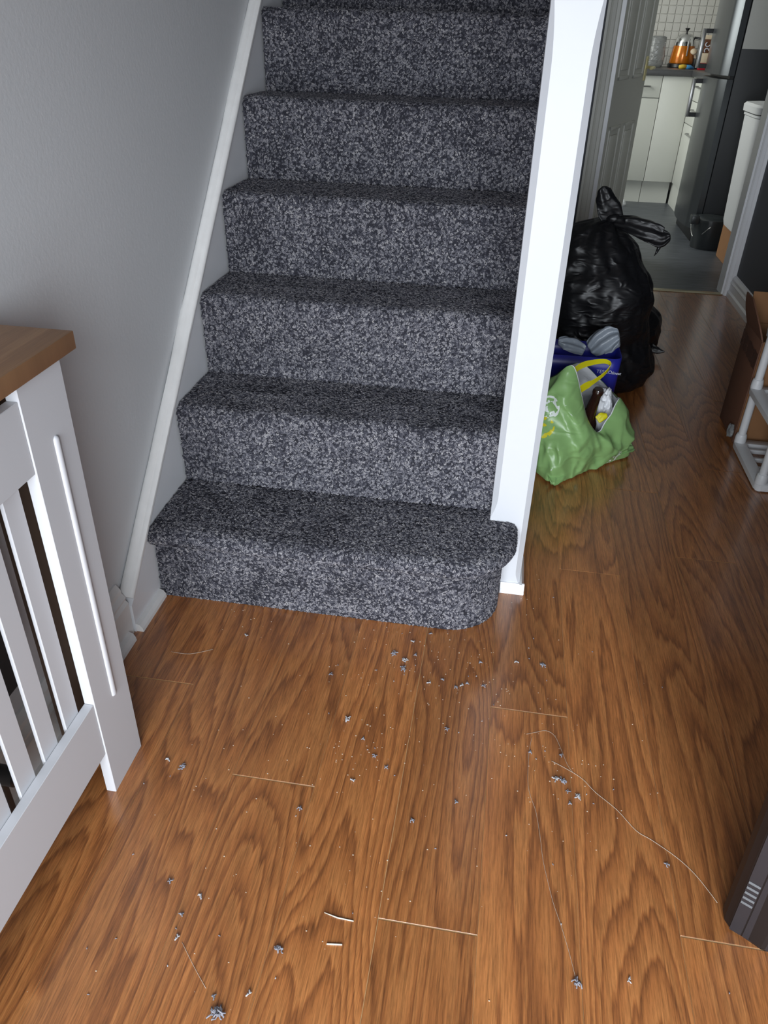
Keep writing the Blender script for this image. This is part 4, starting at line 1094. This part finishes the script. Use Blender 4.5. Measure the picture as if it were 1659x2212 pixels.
# ------------------------------------------------------------------ carpet fluff and threads on the floor
FLUFF = [ (0.580,-0.101,'L'),(0.605,-0.118,'L'),(0.627,-0.098,'M'),(0.606,-0.144,'L'),(0.614,-0.057,'M'),(0.651,-0.020,'M'),(0.587,-0.033,'S'),(0.630,-0.129,'S'),(0.610,-0.160,'S'),(0.549,-0.159,'S'),(0.590,-0.182,'S'),(0.466,-0.158,'S'),(0.457,-0.188,'M'),(0.665,-0.177,'M'),(0.693,-0.160,'M'),(0.721,-0.178,'M'),(0.734,-0.171,'M'),(0.742,-0.163,'M'),(0.745,-0.141,'S'),(0.762,-0.135,'S'),(0.766,-0.095,'M'),(0.778,-0.163,'M'),(0.845,-0.076,'M'),(0.900,-0.078,'L'),(0.871,-0.061,'S'),(0.870,-0.026,'S'),(0.882,0.007,'S'),(1.012,-0.013,'S'),(0.516,-0.305,'L'),(0.477,-0.295,'S'),(0.712,-0.294,'M'),(0.736,-0.296,'S'),(0.557,-0.348,'M'),(0.584,-0.384,'M'),(0.570,-0.370,'S'),(0.582,-0.365,'S'),(0.610,-0.405,'M'),(0.554,-0.447,'M'),(0.628,-0.420,'S'),(0.475,-0.520,'M'),(0.472,-0.536,'S'),(0.745,-0.458,'M'),(0.672,-0.509,'M'),(0.921,-0.376,'L'),(0.935,-0.378,'L'),(0.942,-0.399,'M'),(0.959,-0.408,'L'),(0.945,-0.425,'M'),(0.987,-0.417,'S'),(0.975,-0.400,'S'),(0.931,-0.318,'M'),(0.901,-0.313,'S'),(0.884,-0.334,'S'),(0.873,-0.322,'M'),(0.800,-0.211,'S'),(0.779,-0.261,'S'),(0.909,-0.122,'S'),(0.306,-0.686,'M'),(0.364,-0.701,'M'),(0.345,-0.734,'M'),(0.345,-0.757,'S'),(0.353,-0.770,'M'),(0.262,-0.786,'S'),(0.226,-0.806,'S'),(0.354,-0.811,'S'),(0.432,-0.839,'M'),(0.446,-0.860,'X'),(0.482,-0.828,'M'),(0.504,-0.761,'L'),(0.602,-0.686,'S'),(0.512,-0.801,'S'),(0.259,-0.866,'S'),(0.413,-0.756,'S'),(0.210,-0.459,'M'),(0.241,-0.471,'L'),(0.227,-0.496,'S'),(0.188,-0.519,'S'),(0.228,-0.653,'S'),(0.941,-0.732,'L'),(1.014,-0.715,'M'),(1.157,-0.708,'S'),(1.098,-0.517,'M'),(0.921,-0.647,'S'),(1.024,-0.380,'S'),(0.912,-0.550,'S'),(0.835,-0.508,'S'),(0.717,-0.555,'S'),(1.149,-0.096,'S'),(0.243,-0.106,'M'),(0.930,0.166,'S') ]
THREADS = [ [(0.914,-0.334),(0.944,-0.349),(0.970,-0.366),(0.991,-0.391),(1.026,-0.422),(1.055,-0.459),(1.079,-0.473),(1.116,-0.499),(1.141,-0.525),(1.158,-0.552),(1.168,-0.570)],
 [(0.867,-0.277),(0.887,-0.268),(0.905,-0.261),(0.922,-0.272),(0.935,-0.310),(0.944,-0.339),(0.953,-0.354)],
 [(0.878,-0.280),(0.872,-0.322),(0.870,-0.386),(0.874,-0.418),(0.884,-0.451),(0.891,-0.501),(0.895,-0.542),(0.901,-0.574),(0.910,-0.615),(0.921,-0.650),(0.932,-0.691),(0.939,-0.723)],
 [(0.360,-0.774),(0.391,-0.805),(0.418,-0.830)],
 [(0.101,-0.184),(0.143,-0.183),(0.187,-0.160)] ]
def debris():
    rnd = random.Random(11)
    def tuft(nst, size, r):
        bm = B()
        for s in range(nst):
            a = rnd.uniform(0, 6.28); b = rnd.uniform(-0.9, 0.9); c = V((rnd.uniform(-.35, .35)*size, rnd.uniform(-.35, .35)*size, r))
            ln = size*rnd.uniform(0.35, 0.6); pts = []
            for i in range(5):
                t = i/4-0.5
                p = c+V((math.cos(a+b*t*2)*ln*t*2*0.8, math.sin(a+b*t*2)*ln*t*2*0.8, size*0.30*rnd.random()+0.25*size*math.sin(math.pi*(t+.5))*rnd.random()))
                p.z = max(p.z, r); pts.append(p)
            add_tube(bm, pts, r, 5)
        return bm
    kinds = {}
    for kd, n, size, r in (('S', 1, 0.0038, 0.0007), ('M', 4, 0.0082, 0.0009), ('L', 8, 0.0120, 0.0010), ('X', 12, 0.0190, 0.0012)):
        kinds[kd] = []
        for q in range(3 if kd != 'X' else 1):
            o = obj('carpet_fluff', tuft(n, size, r), 'fluff_pale' if q == 1 else 'fluff_grey', smooth=True)
            kinds[kd].append([o, False])
    for i, (x, y, kd) in enumerate(FLUFF):
        slot = kinds[kd][i % len(kinds[kd])]
        if not slot[1]: o = slot[0]; slot[1] = True
        else: o = slot[0].copy(); COL.objects.link(o)
        o.location = (x, y, 0); o.rotation_euler = (0, 0, rnd.uniform(0, 6.28))
        size = {'S': 'tiny', 'M': 'small', 'L': 'larger', 'X': 'largest'}[kd]
        if kd == 'X': place = 'at the bottom left of the floor, star shaped'
        elif y > -0.05: place = 'touching distance from the bottom step or post'
        elif y > -0.25 and x < 0.53: place = 'on the boards left of the fluff cluster below the step'
        elif y > -0.25 and x < 0.66: place = 'in the dense cluster below the middle of the step'
        elif y > -0.25 and x < 0.80: place = 'in the row below the right of the bottom step'
        elif y > -0.25: place = 'on the boards below the newel post'
        elif x > 1.0: place = 'on the boards right of the long pale thread'
        elif x > 0.86 and y > -0.36: place = 'beside the curled hair'
        elif x > 0.86 and y > -0.46: place = 'in the cluster just below the pale thread'
        elif x > 0.86: place = 'along the wavy thread near the picture bottom'
        elif y < -0.60 and x < 0.40: place = 'on the nearest boards at the far left'
        elif y < -0.60: place = 'on the nearest boards around the white slivers'
        elif x < 0.30: place = 'on the floor just right of the radiator cover leg'
        elif x < 0.66: place = 'on the boards left of the centre of the floor'
        else: place = 'on the boards at the centre of the floor'
        tag(o, size+' grey carpet tuft '+place, 'fluff', 'carpet fluff: '+size+' ones '+place)
    labs = ['long pale thread trailing towards the black case', 'short curled hair looping above the long thread', 'long wavy thread running down the boards', 'short straight thread between two tufts, bottom left', 'short thread on the floor left of the bottom step']
    for pts, lb, r in zip(THREADS, labs, (0.00042, 0.00028, 0.0003, 0.0003, 0.0003)):
        P = [V((x, y, 0.0006)) for x, y in pts]; D = []
        for i in range(len(P)-1):
            for s in range(4):
                t = s/4; p0, p1, p2, p3 = P[max(i-1, 0)], P[i], P[i+1], P[min(i+2, len(P)-1)]
                D.append(0.5*((2*p1)+(-p0+p2)*t+(2*p0-5*p1+4*p2-p3)*t*t+(-p0+3*p1-3*p2+p3)*t**3))
        D.append(P[-1])
        bm = B(); add_tube(bm, D, r, 6); tag(obj('loose_thread', bm, 'thread_pale', smooth=True), lb, 'thread', 'loose threads')
    bm = B(); add_tube(bm, [(0.559, -0.694, 0.0018), (0.580, -0.698, 0.0012), (0.606, -0.699, 0.0012)], [0.0007, 0.0011, 0.0010], 8)
    tag(obj('plastic_sliver', bm, 'stick_white', smooth=True), 'bent white sliver on the floor, the longer one', 'sliver', 'white slivers')
    bm = B(); add_tube(bm, [(0.573, -0.740, 0.0014), (0.596, -0.737, 0.0014)], 0.0013, 8)
    tag(obj('plastic_sliver', bm, 'stick_white', smooth=True), 'short straight white sliver on the floor', 'sliver', 'white slivers')
    bm = B()
    spots = [(0.6, -0.15, 0.16, 60), (0.55, -0.36, 0.10, 40), (0.9, -0.35, 0.14, 50), (0.75, -0.15, 0.15, 40), (0.7, -0.4, 0.55, 160), (0.4, -0.6, 0.3, 40), (0.2, -0.03, 0.06, 12), (0.85, 0.12, 0.06, 12)]
    for cx, cy, sg, n in spots:
        for i in range(n):
            x, y = rnd.gauss(cx, sg*0.6), rnd.gauss(cy, sg*0.6)
            if y > -0.012 and x < 0.82 or x < 0.16 or y > 0.4 or x > 1.15: continue
            s = rnd.uniform(0.0004, 0.0011)
            add_box(bm, (x-s, y-s*0.6, 0.0), (x+s, y+s*0.6, s*0.7))
    o = tag(obj('dust_specks', bm, 'speck_pale'), 'pale dust specks scattered over the laminate floor', 'dust'); o['kind'] = 'stuff'
debris()
